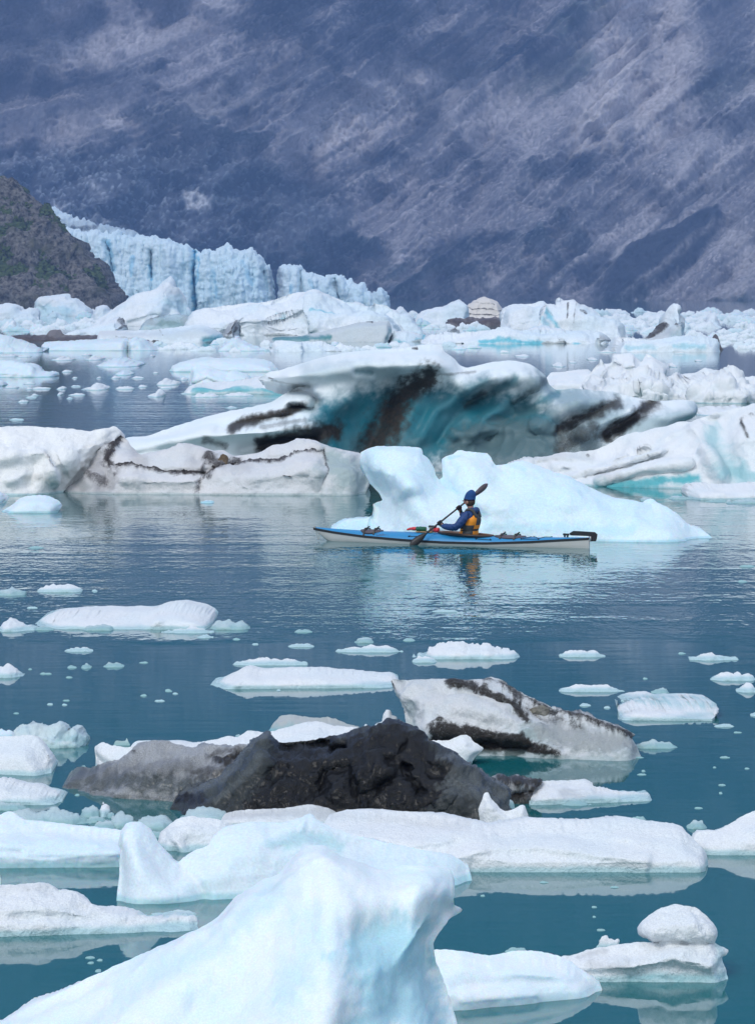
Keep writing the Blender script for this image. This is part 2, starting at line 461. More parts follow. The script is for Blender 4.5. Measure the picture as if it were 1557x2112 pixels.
def berg(name, label, cat, chain, ye, yf=None, T=None, lean=0.45, mat=None, group=None, step=None, D=None, p=2.0, back=None,
         relief=(), dirt=(), teal=(), silt=(), noise=0.05, scale=1.0, octv=5, jit=1.2, scal=0.0, scals=4.0, ridged=0.0, cols=0.0, parent=None, skirt=0.4, facet=0.0,
         tealdown=0.0, sharp=0.5, base=(0, 0, 0), kind=None, lip=None, rk=1.0, scalmask=False, nocut=None, crust=1.0, wobk=1.0):
    """one piece of ice (or rock) standing in the water. chain: its outline from the left waterline end over the top to the right one;
    ye: waterline rows at the two ends, yf: the row its front reaches, lean: how far the upper part lies back."""
    _seed[0] += 1; rnd = _seed[0] * 3.7
    ye = (ye, ye) if np.isscalar(ye) else ye
    yb = max(ye)
    Ymid = water_dist(sum(ye) / 2)
    hpx = max(c[1] for c in chain) - min(c[1] for c in chain); wpx = max(c[0] for c in chain) - min(c[0] for c in chain)
    if step is None: step = min(max(1.7, math.sqrt(wpx * hpx / 9000)), 4.0)
    ppm = F / Ymid                                   # picture rows per metre there
    if yf is not None: T = max(0.05, Ymid - water_dist(max(yf, yb + 0.5))) if T is None else T
    if T is None: T = 0.35 * min(wpx, hpx * 1.5) / ppm
    if D is None: D = max(hpx * 0.55, 3)
    if back is None: back = max(T * 1.2, 0.3 * wpx / ppm)
    ch = refine(chain, step, jit, rnd, sharp)
    pl, pr = ch[0], ch[-1]
    sk = max(skirt * ppm, 3.2 * step)
    if lip is None: lip = 0.22 * hpx / ppm if lean > 0.9 else 0.0
    poly = np.concatenate([ch, [[pr[0], max(ye[1], pr[1]) + sk], [pl[0], max(ye[0], pl[1]) + sk]]])
    x0, x1, y0, y1 = poly[:, 0].min(), poly[:, 0].max(), poly[:, 1].min(), poly[:, 1].max()
    gx = np.arange(x0 - step, x1 + 2 * step, step); gy = np.arange(y0 - step, y1 + 2 * step, step)
    nc, nr = len(gx), len(gy)
    PX, PY = np.meshgrid(gx, gy); P = np.stack([PX.ravel(), PY.ravel()], 1)
    q = grid_faces(nr, nc)
    ctr = P[q].mean(1)
    q = q[inside(ctr, poly)]
    # boundary vertices: on an edge used once
    e = np.sort(np.concatenate([q[:, [0, 1]], q[:, [1, 2]], q[:, [2, 3]], q[:, [3, 0]]]), 1)
    key = e[:, 0].astype(np.int64) * (nr * nc) + e[:, 1]
    u, c = np.unique(key, return_counts=True); ub = u[c == 1]
    rim = np.zeros(nr * nc, bool); rim[ub // (nr * nc)] = True; rim[ub % (nr * nc)] = True
    used = np.zeros(nr * nc, bool); used[q.ravel()] = True
    idx = -np.ones(nr * nc, int); idx[used] = np.arange(used.sum())
    q = idx[q]; P = P[used]; rim = rim[used]
    ri = np.where(rim)[0]
    d, nrp = seg_dist(P[ri], np.concatenate([poly, poly[:1]])); P[ri] = nrp
    # even out the cells next to the snapped outline
    ea, eb = np.concatenate([q[:, 0], q[:, 1], q[:, 2], q[:, 3]]), np.concatenate([q[:, 1], q[:, 2], q[:, 3], q[:, 0]])
    deg = np.bincount(ea, minlength=len(P)) + np.bincount(eb, minlength=len(P))
    for _ in range(8):
        for k in (0, 1):
            avg = (np.bincount(ea, P[eb, k], len(P)) + np.bincount(eb, P[ea, k], len(P))) / np.maximum(deg, 1)
            P[:, k] = np.where(rim, P[:, k], 0.4 * P[:, k] + 0.6 * avg)
    dist, _ = seg_dist(P, ch)                        # distance to the visible outline only, in picture rows
    px, py = P[:, 0], P[:, 1]
    YL, YR = water_dist(ye[0]), water_dist(ye[1])
    f = np.clip((px - pl[0]) / max(pr[0] - pl[0], 1), -0.1, 1.1)
    Yb = YL + (YR - YL) * f
    s = (py - HY) / F
    Z = CH - s * Yb
    up = Z > 0
    z0 = px * 0 + rnd
    lp = lip * (1 + 0.45 * fbm(np.stack([px / (0.3 * wpx + 40), z0, z0], 1), 3)); l0 = min(lean, 0.3)
    Za = Z / (1 + s * l0); Zb_ = (CH - s * (Yb + (l0 - lean) * lp)) / (1 + s * lean)
    Z = np.where(up, np.where(Za > lp, Zb_, Za), Z)
    Y = Yb + l0 * np.clip(Z, 0, lp) + lean * np.clip(Z - lp, 0, None)
    X = (px - CX) * Y / F
    uu = np.clip(dist / D, 0, 1)
    prof = (1 - (1 - uu) ** p) ** (1 / p)
    # smooth the swelling so that the rough outline leaves no creases
    G = np.zeros(nr * nc); G[used] = prof; Wt = used.astype(float); G = G.reshape(nr, nc); Wt = Wt.reshape(nr, nc); W0 = Wt.copy(); G0 = G.copy()
    for _ in range(int(min(60, max(3, (D / step / 3.0) ** 2)))):
        for ax in (0, 1):
            G = (np.roll(G, 1, ax) + 2 * G + np.roll(G, -1, ax)) * W0; Wt = (np.roll(Wt, 1, ax) + 2 * Wt + np.roll(Wt, -1, ax)) * W0
            G = G / np.maximum(Wt, 1e-6); Wt = W0
            G = G * W0
    prof = G.ravel()[used]
    # where the swollen front shows in the photo: relief and dirt are placed there
    Yq = Y - T * np.where(prof > 0, prof, 0)
    Pf = np.stack([CX + F * X / Yq, HY + (CH - Z) * F / Yq], 1)
    Pf = Pf + (P - Pf) * ((1 - sstep(0.0, 0.4 * D, dist)) * sstep(0.0, 0.25 * hpx / ppm, Z))[:, None]
    rel = np.zeros(len(P))
    ind = np.clip(dist / (3 * step), 0, 1)
    for r in relief:
        line, w, amp = r[0], r[1], r[2] * rk
        wn_ = fbm(np.stack([px / (w * 3.5), py / (w * 3.5), z0], 1), 3) * w * 0.3
        if len(line) > 2 and line[0] == line[-1]:
            dd, _ = seg_dist(Pf, line); dd = np.where(inside(Pf, line[:-1]), -dd, dd) + wn_
            rel += amp * (1 - sstep(-w, w, dd))
        else:
            dd, _ = seg_dist(Pf, line); dd = dd + wn_ * 0.6
            rel += amp * np.exp(-(dd / w) ** 2)
    if cols:                                         # upright seracs
        rel += cols * fbm(np.stack([X / scale, Z / (scale * 7), z0], 1), 4, 0.6, True)
    if facet:
        w_, cell = worley(np.stack([X / (scale * 1.6), Z / (scale * 1.2), z0], 1))
        rel += facet * (cell - 0.5) * 1.2 - facet * w_ * 0.5
    Tb = np.where(prof > 0, T * prof, 0)
    offs = Tb + rel * ind
    for _ in range(2):
        offs = 0.5 * offs + 0.5 * (np.bincount(ea, offs[eb], len(P)) + np.bincount(eb, offs[ea], len(P))) / np.maximum(deg, 1)
    Yf = Y - offs
    wk = (1 - sstep(0.0, 0.4 * D, dist)) * sstep(0.0, 0.25 * hpx / ppm, Z)      # the crest keeps its height where the body swells forward
    Xf = X + ((px - CX) * Yf / F - X) * wk; Zf = Z + (CH - (py - HY) * Yf / F - Z) * wk
    if nocut or (nocut is None and lean >= 0.9):     # low floes: the front never hangs over the water
        Gm = np.full(nr * nc, np.inf); Gm[used] = Yf; Gm = np.minimum.accumulate(Gm.reshape(nr, nc), 0).ravel()[used]
        Yf = np.minimum(Yf, Gm + 0.01 * T)
    Ybk = Y + back * prof; Zbk = np.where(Z > 0, Z * (1 - 0.4 * prof), Z)
    nb = ~rim
    bidx = np.where(rim, np.arange(len(P)), -1)
    bidx[nb] = len(P) + np.arange(nb.sum())
    V = np.concatenate([np.stack([Xf, Yf, Zf], 1), np.stack([X, Ybk, Zbk], 1)[nb]])
    front = q; bq = bidx[q][:, ::-1]
    keep = ~rim[q].all(1)
    faces = np.concatenate([front, bq[keep]])
    # rough surface: push along the normals
    def normals(V):
        a, b_, c_, d_ = (V[faces[:, k]] for k in range(4))
        n = np.cross(c_ - a, d_ - b_)
        N = np.zeros_like(V)
        for k in range(4):
            for j in range(3): N[:, j] += np.bincount(faces[:, k], n[:, j], len(V))
        return N / (np.linalg.norm(N, axis=1)[:, None] + 1e-12)
    N = normals(V)
    flipped = np.median(N[:len(P)][nb][:, 1]) > 0 if nb.any() else False
    if flipped: faces = faces[:, ::-1]; N = -N
    # paint: R dark dirt and painted shade, G clear blue-green ice, B grey silt
    wob = fbm(np.stack([px / (step * 7 * (0.7 + 0.8 * lean)), py / (step * 7), z0], 1), 4, 0.65) * wobk
    M = np.zeros((len(P), 4)); M[:, 3] = 1
    M[:, 0] = np.maximum(paint(Pf, dirt, wob), base[0])
    M[:, 1] = np.maximum(paint(Pf, teal, wob), base[1]); M[:, 2] = np.maximum(paint(Pf, silt, wob), base[2])
    off = np.array([rnd, 0, rnd * 2])
    S = V / scale + off
    disp = noise * fbm(S, octv, 0.5)
    if ridged: disp += ridged * fbm(S * 1.3 + 7, 4, 0.55, True)
    sm = np.concatenate([M[:, 2], M[nb][:, 2]])
    if scal:
        w_, _ = worley(V * scals + off + fbm(S * 2, 2)[:, None] * 0.5); disp += scal * (w_ ** 2 - 0.3) * (0.04 + sm if scalmask else 1)
    rd = np.concatenate([M[:, 0], M[nb][:, 0]])
    if rd.max() > 0.1: disp += crust * rd * min(0.10, 0.08 * scale) * fbm(S * 5, 4, 0.65, True)     # crusted debris stands proud
    fade = np.ones(len(V)); fade[:len(P)] = 0.35 + 0.65 * ind
    V = V + N * (disp * fade)[:, None]
    A = np.concatenate([M, M[nb]])
    # origin at the foot
    SURF[label] = (Pf, np.stack([Xf, Yf, Zf], 1))
    org = np.array([V[:, 0].mean(), float(np.median(Y)), 0.0])
    o = np_mesh(name, V - org, faces, mat or ICE, attr=A, parent=parent)
    o.location = org
    return tag(o, label, cat, group, kind)

def blob(label, cx, yw, w, h, mat=None, name='ice_floe', cat='ice floe', group=None, flat=0.7, seed=None, lean=1.0, bulge=0.3, **kw):
    """a loose lump or slab of ice w wide and h high in picture rows, its waterline at row yw"""
    rnd = random.Random(seed if seed is not None else int(cx * 13 + yw * 7))
    n = max(5, min(11, int(w / 9) + 4)); ch = [(cx - w / 2, yw)]
    pk = rnd.uniform(0.25, 0.75)
    for i in range(1, n):
        t = i / n
        e = min(1.0, min(t, 1 - t) * (4.5 if flat > 0.5 else 2.6))
        hh = h * e * (flat + (1 - flat) * max(0, 1 - abs(t - pk) * 2.2)) * rnd.uniform(0.72, 1.08)
        ch.append((cx - w / 2 + w * (t + rnd.uniform(-0.25, 0.25) / n), yw - max(hh, 0.25 * h * e)))
    ch.append((cx + w / 2, yw))
    kw.setdefault('jit', 0.24 * h)
    kw.setdefault('step', min(2.6, max(1.2, h / 7, math.sqrt(w * h) / 16)))
    kw.setdefault('noise', 0.02 * h * water_dist(yw) / F * 4); kw.setdefault('ridged', 0.10 * h * water_dist(yw) / F); kw.setdefault('scale', max(0.1, 0.5 * h * water_dist(yw) / F * 2))
    if yw < 732: kw.setdefault('T', 0.9 * h * water_dist(yw) / F); kw.setdefault('D', 0.5 * h)
    return berg(name, label, cat, ch, yw, yf=yw + bulge * h, mat=mat, lean=lean, group=group, **kw)

def stone(name, label, cat, loc, size, mat, seed=1, rot=(0, 0, 0), rough=0.18, parent=None, group=None, sub=3):
    """an angular stone: an icosphere cut by planes and roughened"""
    bm = bmesh.new(); bmesh.ops.create_icosphere(bm, subdivisions=sub, radius=1.0)
    R = random.Random(seed)
    V = np.array([v.co for v in bm.verts])
    for _ in range(9):
        n = np.array([R.gauss(0, 1) for _ in range(3)]); n /= np.linalg.norm(n); h = R.uniform(0.55, 0.85)
        d = V @ n; V = V - np.clip(d - h, 0, None)[:, None] * n
    V = V * (1 + rough * fbm(V * 1.7 + seed * 3.1, 4))[:, None]
    for v, c in zip(bm.verts, V): v.co = c * np.array(size)
    me = bpy.data.meshes.new(name); bm.to_mesh(me); bm.free(); me.materials.append(mat)
    for p_ in me.polygons: p_.use_smooth = False
    o = bpy.data.objects.new(name, me); col.objects.link(o); o.location = loc; o.rotation_euler = rot
    if parent: o.parent = parent
    return tag(o, label, cat, group)
ICE = ice_mat('snowy_ice', bump=0.03, speck=0.1)
PALE = ice_mat('pale_blue_ice', sss=0.5, snow=(0.70, 0.79, 0.835), rough=0.45, tint=0.35, bump=0.008, fine=9)
NEAR = ice_mat('melting_ice', sss=0.6, snow=(0.78, 0.845, 0.88), teal=(0.40, 0.66, 0.75), rough=0.42, tint=0.4, fine=16, bump=0.005)
CLEAR = ice_mat('clear_ice', snow=(0.50, 0.62, 0.64), teal=(0.12, 0.36, 0.36), rough=0.22, fine=30, bump=0.012, tint=0.5)
TEAL = ice_mat('blue_green_ice', dn=0.5, snow=(0.78, 0.83, 0.85), teal=(0.007, 0.15, 0.20), silt=(0.11, 0.155, 0.165), rough=0.55, teal_rough=0.32, fine=9, bump=0.012, dirt=(0.014, 0.012, 0.010), dirt2=(0.05, 0.042, 0.034))
BLACK = ice_mat('dirty_black_ice', wetcoat=0.12, speck=0.25, snow=(0.030, 0.035, 0.036), teal=(0.045, 0.056, 0.058), silt=(0.115, 0.13, 0.135), dirt=(0.004, 0.004, 0.0045), dirt2=(0.008, 0.008, 0.0085),
                rough=0.16, teal_rough=0.12, dirt_rough=0.18, silt_rough=0.25, fine=20, bump=0.018, wet=False)
GREY = ice_mat('silty_grey_ice', wetcoat=0.25, speck=0.65, snow=(0.42, 0.43, 0.445), teal=(0.075, 0.092, 0.095), silt=(0.135, 0.142, 0.152), fine=30, bump=0.035, rough=0.4, tint=0.1)
FAR = ice_mat('far_ice', snow=(0.80, 0.84, 0.865), teal=(0.16, 0.55, 0.66), fine=1.2, bump=0.12, tint=0.55, wet=False, dirt=(0.05, 0.045, 0.045), dirt2=(0.12, 0.11, 0.10))
GLAC = ice_mat('glacier_ice', snow=(0.80, 0.93, 0.97), teal=(0.12, 0.58, 0.86), silt=(0.15, 0.17, 0.2), fine=0.25, bump=0.3, tint=0.5, wet=False)

def rock_mat(name, a, b, c, scale, bump):
    t = NT(name); v = t.coord()
    n = t.noise(v, scale, 6, 0.65); n2 = t.noise(v, scale * 0.2, 3)
    k = t.mix(t.maprange(n, 0.38, 0.62), a, b); k = t.mix(t.maprange(n2, 0.55, 0.7), k, c)
    t.set(color=k, rough=0.9, normal=t.bump(n, 1.0, bump), spec=0.2); return t.m

def build_near():
    berg('iceberg', 'tall smooth pale blue iceberg filling the bottom of the photo, nearest of all', 'iceberg',
         [(-330, 2330), (-150, 2200), (10, 2108), (70, 2072), (130, 2045), (200, 2010), (300, 1968), (370, 1935), (420, 1910), (450, 1890), (490, 1850), (540, 1815), (575, 1800),
          (600, 1772), (622, 1752), (640, 1745), (663, 1745), (685, 1756), (700, 1766), (740, 1781), (790, 1794), (830, 1786), (880, 1785), (924, 1791), (933, 1800), (935, 1840), (937, 1868),
          (952, 1876), (935, 1888), (915, 1910), (897, 1938), (893, 1952), (900, 1985), (915, 2015), (928, 2060), (942, 2110), (955, 2200), (975, 2330)],
         2330, yf=2500, lean=0.55, mat=NEAR, step=4.5, D=260, p=2.0, jit=2.0, noise=0.035, scale=0.45, scal=0.012, scals=4, ridged=0.012,
         relief=[([(640, 1760), (560, 1850), (430, 1960), (250, 2112)], 60, 0.13), ([(600, 1860), (500, 1980), (400, 2112)], 35, -0.07), ([(700, 1800), (680, 1950), (640, 2112)], 70, 0.16),
                 ([(450, 1905), (330, 1990), (150, 2112)], 16, -0.03), ([(560, 1900), (470, 2010), (380, 2140)], 18, 0.03), ([(540, 1830), (450, 1925)], 16, 0.025),
                 ([(740, 1800), (800, 1830), (900, 1815)], 40, 0.10), ([(720, 1900), (900, 1870), (900, 2140), (700, 2140), (720, 1900)], 40, -0.14), ([(720, 1880), (722, 1960), (728, 1975)], 12, 0.05),
                 ([(860, 1830), (850, 1960), (870, 2112)], 30, 0.06), ([(760, 1990), (780, 2060), (770, 2140)], 20, 0.03), ([(640, 2000), (600, 2112)], 20, -0.03)],
         teal=[([(700, 1960), (760, 1900), (880, 1880), (900, 1990), (930, 2140), (720, 2140), (740, 2040), (700, 1960)], 70, 0.95, 0.5), ([(560, 1840), (470, 1930)], 40, 0.35), ([(640, 1900), (600, 2050)], 60, 0.3), ([(250, 2050), (420, 1960)], 30, 0.2)])
    berg('ice_floe', 'pale blue double humped floe with a blunt fin at its left, behind the nearest iceberg', 'ice floe',
         [(246, 1846), (247, 1790), (249, 1752), (244, 1741), (250, 1712), (263, 1697), (288, 1695), (310, 1710), (325, 1735), (345, 1760), (364, 1781), (380, 1768), (402, 1754), (430, 1742), (442, 1722),
          (470, 1704), (520, 1696), (580, 1696), (618, 1686), (640, 1677), (655, 1690), (690, 1708), (740, 1725), (800, 1738), (870, 1752), (930, 1765), (965, 1785), (972, 1804)],
         (1846, 1806), yf=1858, T=0.5, lean=0.9, mat=PALE, D=50, p=1.8, noise=0.02, scale=0.45, step=2.6,
         rk=0.6, relief=[([(275, 1710), (300, 1770), (345, 1830)], 40, 0.22), ([(364, 1781), (400, 1815), (420, 1850)], 14, -0.14), ([(450, 1730), (560, 1730), (620, 1700)], 22, 0.14), ([(380, 1780), (480, 1765), (570, 1768), (640, 1745)], 14, 0.06),
                 ([(560, 1760), (640, 1740), (760, 1750)], 20, -0.08), ([(640, 1690), (700, 1740)], 14, 0.06), ([(880, 1775), (940, 1785)], 14, 0.08), ([(420, 1800), (560, 1800)], 25, 0.06)],
         teal=[([(560, 1740), (640, 1725), (700, 1745)], 26, 0.35)])
    berg('ice_floe', 'long white floe with wavy scooped flanks across the right of the picture', 'ice floe',
         [(560, 1765), (660, 1705), (680, 1681), (720, 1671), (800, 1672), (870, 1676), (930, 1683), (985, 1694), (1010, 1703), (1050, 1696), (1090, 1688), (1200, 1690), (1290, 1686), (1330, 1692),
          (1400, 1703), (1415, 1718), (1440, 1740), (1454, 1756), (1453, 1776)],
         (1772, 1772), yf=1784, T=0.7, lean=2.2, D=26, noise=0.025, scale=0.5, step=2.6,
         rk=0.45, relief=[([(690, 1712), (780, 1722), (850, 1738), (960, 1722), (1060, 1712)], 12, 0.20), ([(930, 1765), (1020, 1742), (1120, 1742), (1200, 1755), (1330, 1770)], 12, 0.22), ([(700, 1700), (800, 1708), (900, 1708)], 10, -0.16),
                 ([(1080, 1728), (1180, 1732), (1290, 1745)], 11, -0.22), ([(1150, 1700), (1290, 1700), (1400, 1720)], 14, 0.14), ([(1300, 1750), (1420, 1755)], 12, -0.1), ([(940, 1735), (1000, 1728)], 10, -0.14)], silt=[([(690, 1685), (860, 1695), (960, 1700)], 18, 0.18)])
    berg('ice_floe', 'white floe cut by the right edge, rising beside the long wavy floe', 'ice floe',
         [(1424, 1742), (1432, 1722), (1442, 1714), (1480, 1713), (1510, 1696), (1540, 1677), (1600, 1660), (1700, 1680), (1760, 1735)], (1745, 1745), yf=1764, lean=1.4, D=30, noise=0.02, scale=0.5,
         rk=0.5, relief=[([(1470, 1735), (1530, 1710), (1600, 1690)], 14, 0.15), ([(1450, 1728), (1510, 1712)], 9, -0.08)])
    berg('ice_floe', 'broad bluish white floe at the left edge, left of the upright fin', 'ice floe',
         [(-140, 1770), (-80, 1690), (-20, 1690), (12, 1676), (28, 1675), (50, 1688), (90, 1694), (150, 1700), (210, 1708), (250, 1713), (300, 1725), (320, 1745), (330, 1768)], (1776, 1772), yf=1790, lean=2.2, D=30, mat=PALE,
         noise=0.035, scale=0.5, rk=0.45, relief=[([(-40, 1740), (60, 1745), (200, 1738)], 12, 0.2), ([(0, 1720), (120, 1720), (260, 1725)], 10, -0.12), ([(60, 1760), (240, 1755)], 9, 0.12)])
    berg('ice_floe', 'snowy white floe with dark specks tapering to a pointed bar, lower left edge', 'ice floe',
         [(-120, 1905), (-60, 1832), (0, 1825), (60, 1822), (100, 1823), (120, 1836), (150, 1838), (180, 1860), (225, 1880), (290, 1889), (340, 1893), (396, 1889), (408, 1893), (410, 1903)],
         (1920, 1907), yf=1928, lean=1.6, D=26, noise=0.035, scale=0.25, rk=0.5, relief=[([(-50, 1880), (100, 1870), (180, 1880), (330, 1900)], 12, 0.12), ([(0, 1850), (110, 1852)], 9, 0.08), ([(30, 1895), (220, 1895)], 10, -0.08)],
         dirt=[([(52, 1835), (62, 1836)], 4, 0.8)], silt=[([(-20, 1830), (120, 1835)], 14, 0.15)])
    berg('ice_chunk', 'slim upright sliver of ice just entering at the left edge, above the pointed bar floe', 'ice chunk',
         [(-60, 1850), (-50, 1800), (-20, 1785), (0, 1796), (4, 1812), (3, 1830)], 1838, yf=1845, lean=0.4, mat=PALE)
    berg('ice_floe', 'smooth low white floe beside the nearest iceberg, lower right', 'ice floe',
         [(860, 2085), (880, 1975), (893, 1959), (920, 1958), (960, 1963), (1010, 1969), (1060, 1960), (1110, 1962), (1150, 1970), (1180, 1985), (1215, 2010), (1240, 2031)], (2070, 2034), yf=2086, T=0.35, lean=1.5, D=36, mat=NEAR,
         noise=0.02, scale=0.4, rk=0.7, relief=[([(950, 1990), (1060, 1995), (1180, 2010)], 18, 0.10), ([(940, 2040), (1080, 2025), (1180, 2025)], 14, -0.05), ([(960, 2060), (1100, 2050)], 14, 0.07)])
    berg('ice_floe', 'white floe topped by a round mushroom shaped lump, lower right', 'ice floe',
         [(1140, 2000), (1150, 1976), (1180, 1968), (1230, 1956), (1270, 1950), (1310, 1945), (1345, 1944), (1336, 1932), (1320, 1924), (1317, 1908), (1325, 1896), (1345, 1882), (1372, 1869), (1398, 1864), (1432, 1869), (1460, 1890), (1476, 1914),
          (1478, 1928), (1473, 1946), (1500, 1958), (1498, 1969), (1487, 1975), (1492, 1990), (1497, 2010)], (2010, 2012), yf=2026, lean=0.55, D=34, noise=0.03, scale=0.2, p=1.8,
         rk=0.6, relief=[([(1345, 1910), (1400, 1890), (1460, 1920)], 26, 0.12), ([(1340, 1946), (1400, 1950), (1470, 1948)], 9, -0.12), ([(1180, 1985), (1290, 1985), (1380, 1970), (1460, 1985)], 16, 0.18), ([(1430, 1880), (1462, 1935)], 6, -0.05)],
         silt=[([(1215, 1985), (1290, 1990)], 16, 0.3), ([(1190, 1972), (1250, 1960)], 6, 0.35), ([(1380, 1945), (1420, 1950)], 6, 0.25)], teal=[([(1300, 2012), (1490, 2012)], 16, 0.3), ([(1480, 1950), (1490, 2010)], 18, 0.35)])
    blob('small white lump of ice lying on the mushroom floe, left of its cap', 1256, 1956, 54, 28, name='ice_chunk', cat='ice chunk', lean=0.3, flat=0.9, bulge=0.1)
    blob('low clear ice flake behind the smooth low floe, lower right', 1065, 1962, 50, 9, mat=CLEAR, name='ice_chunk', cat='ice chunk')

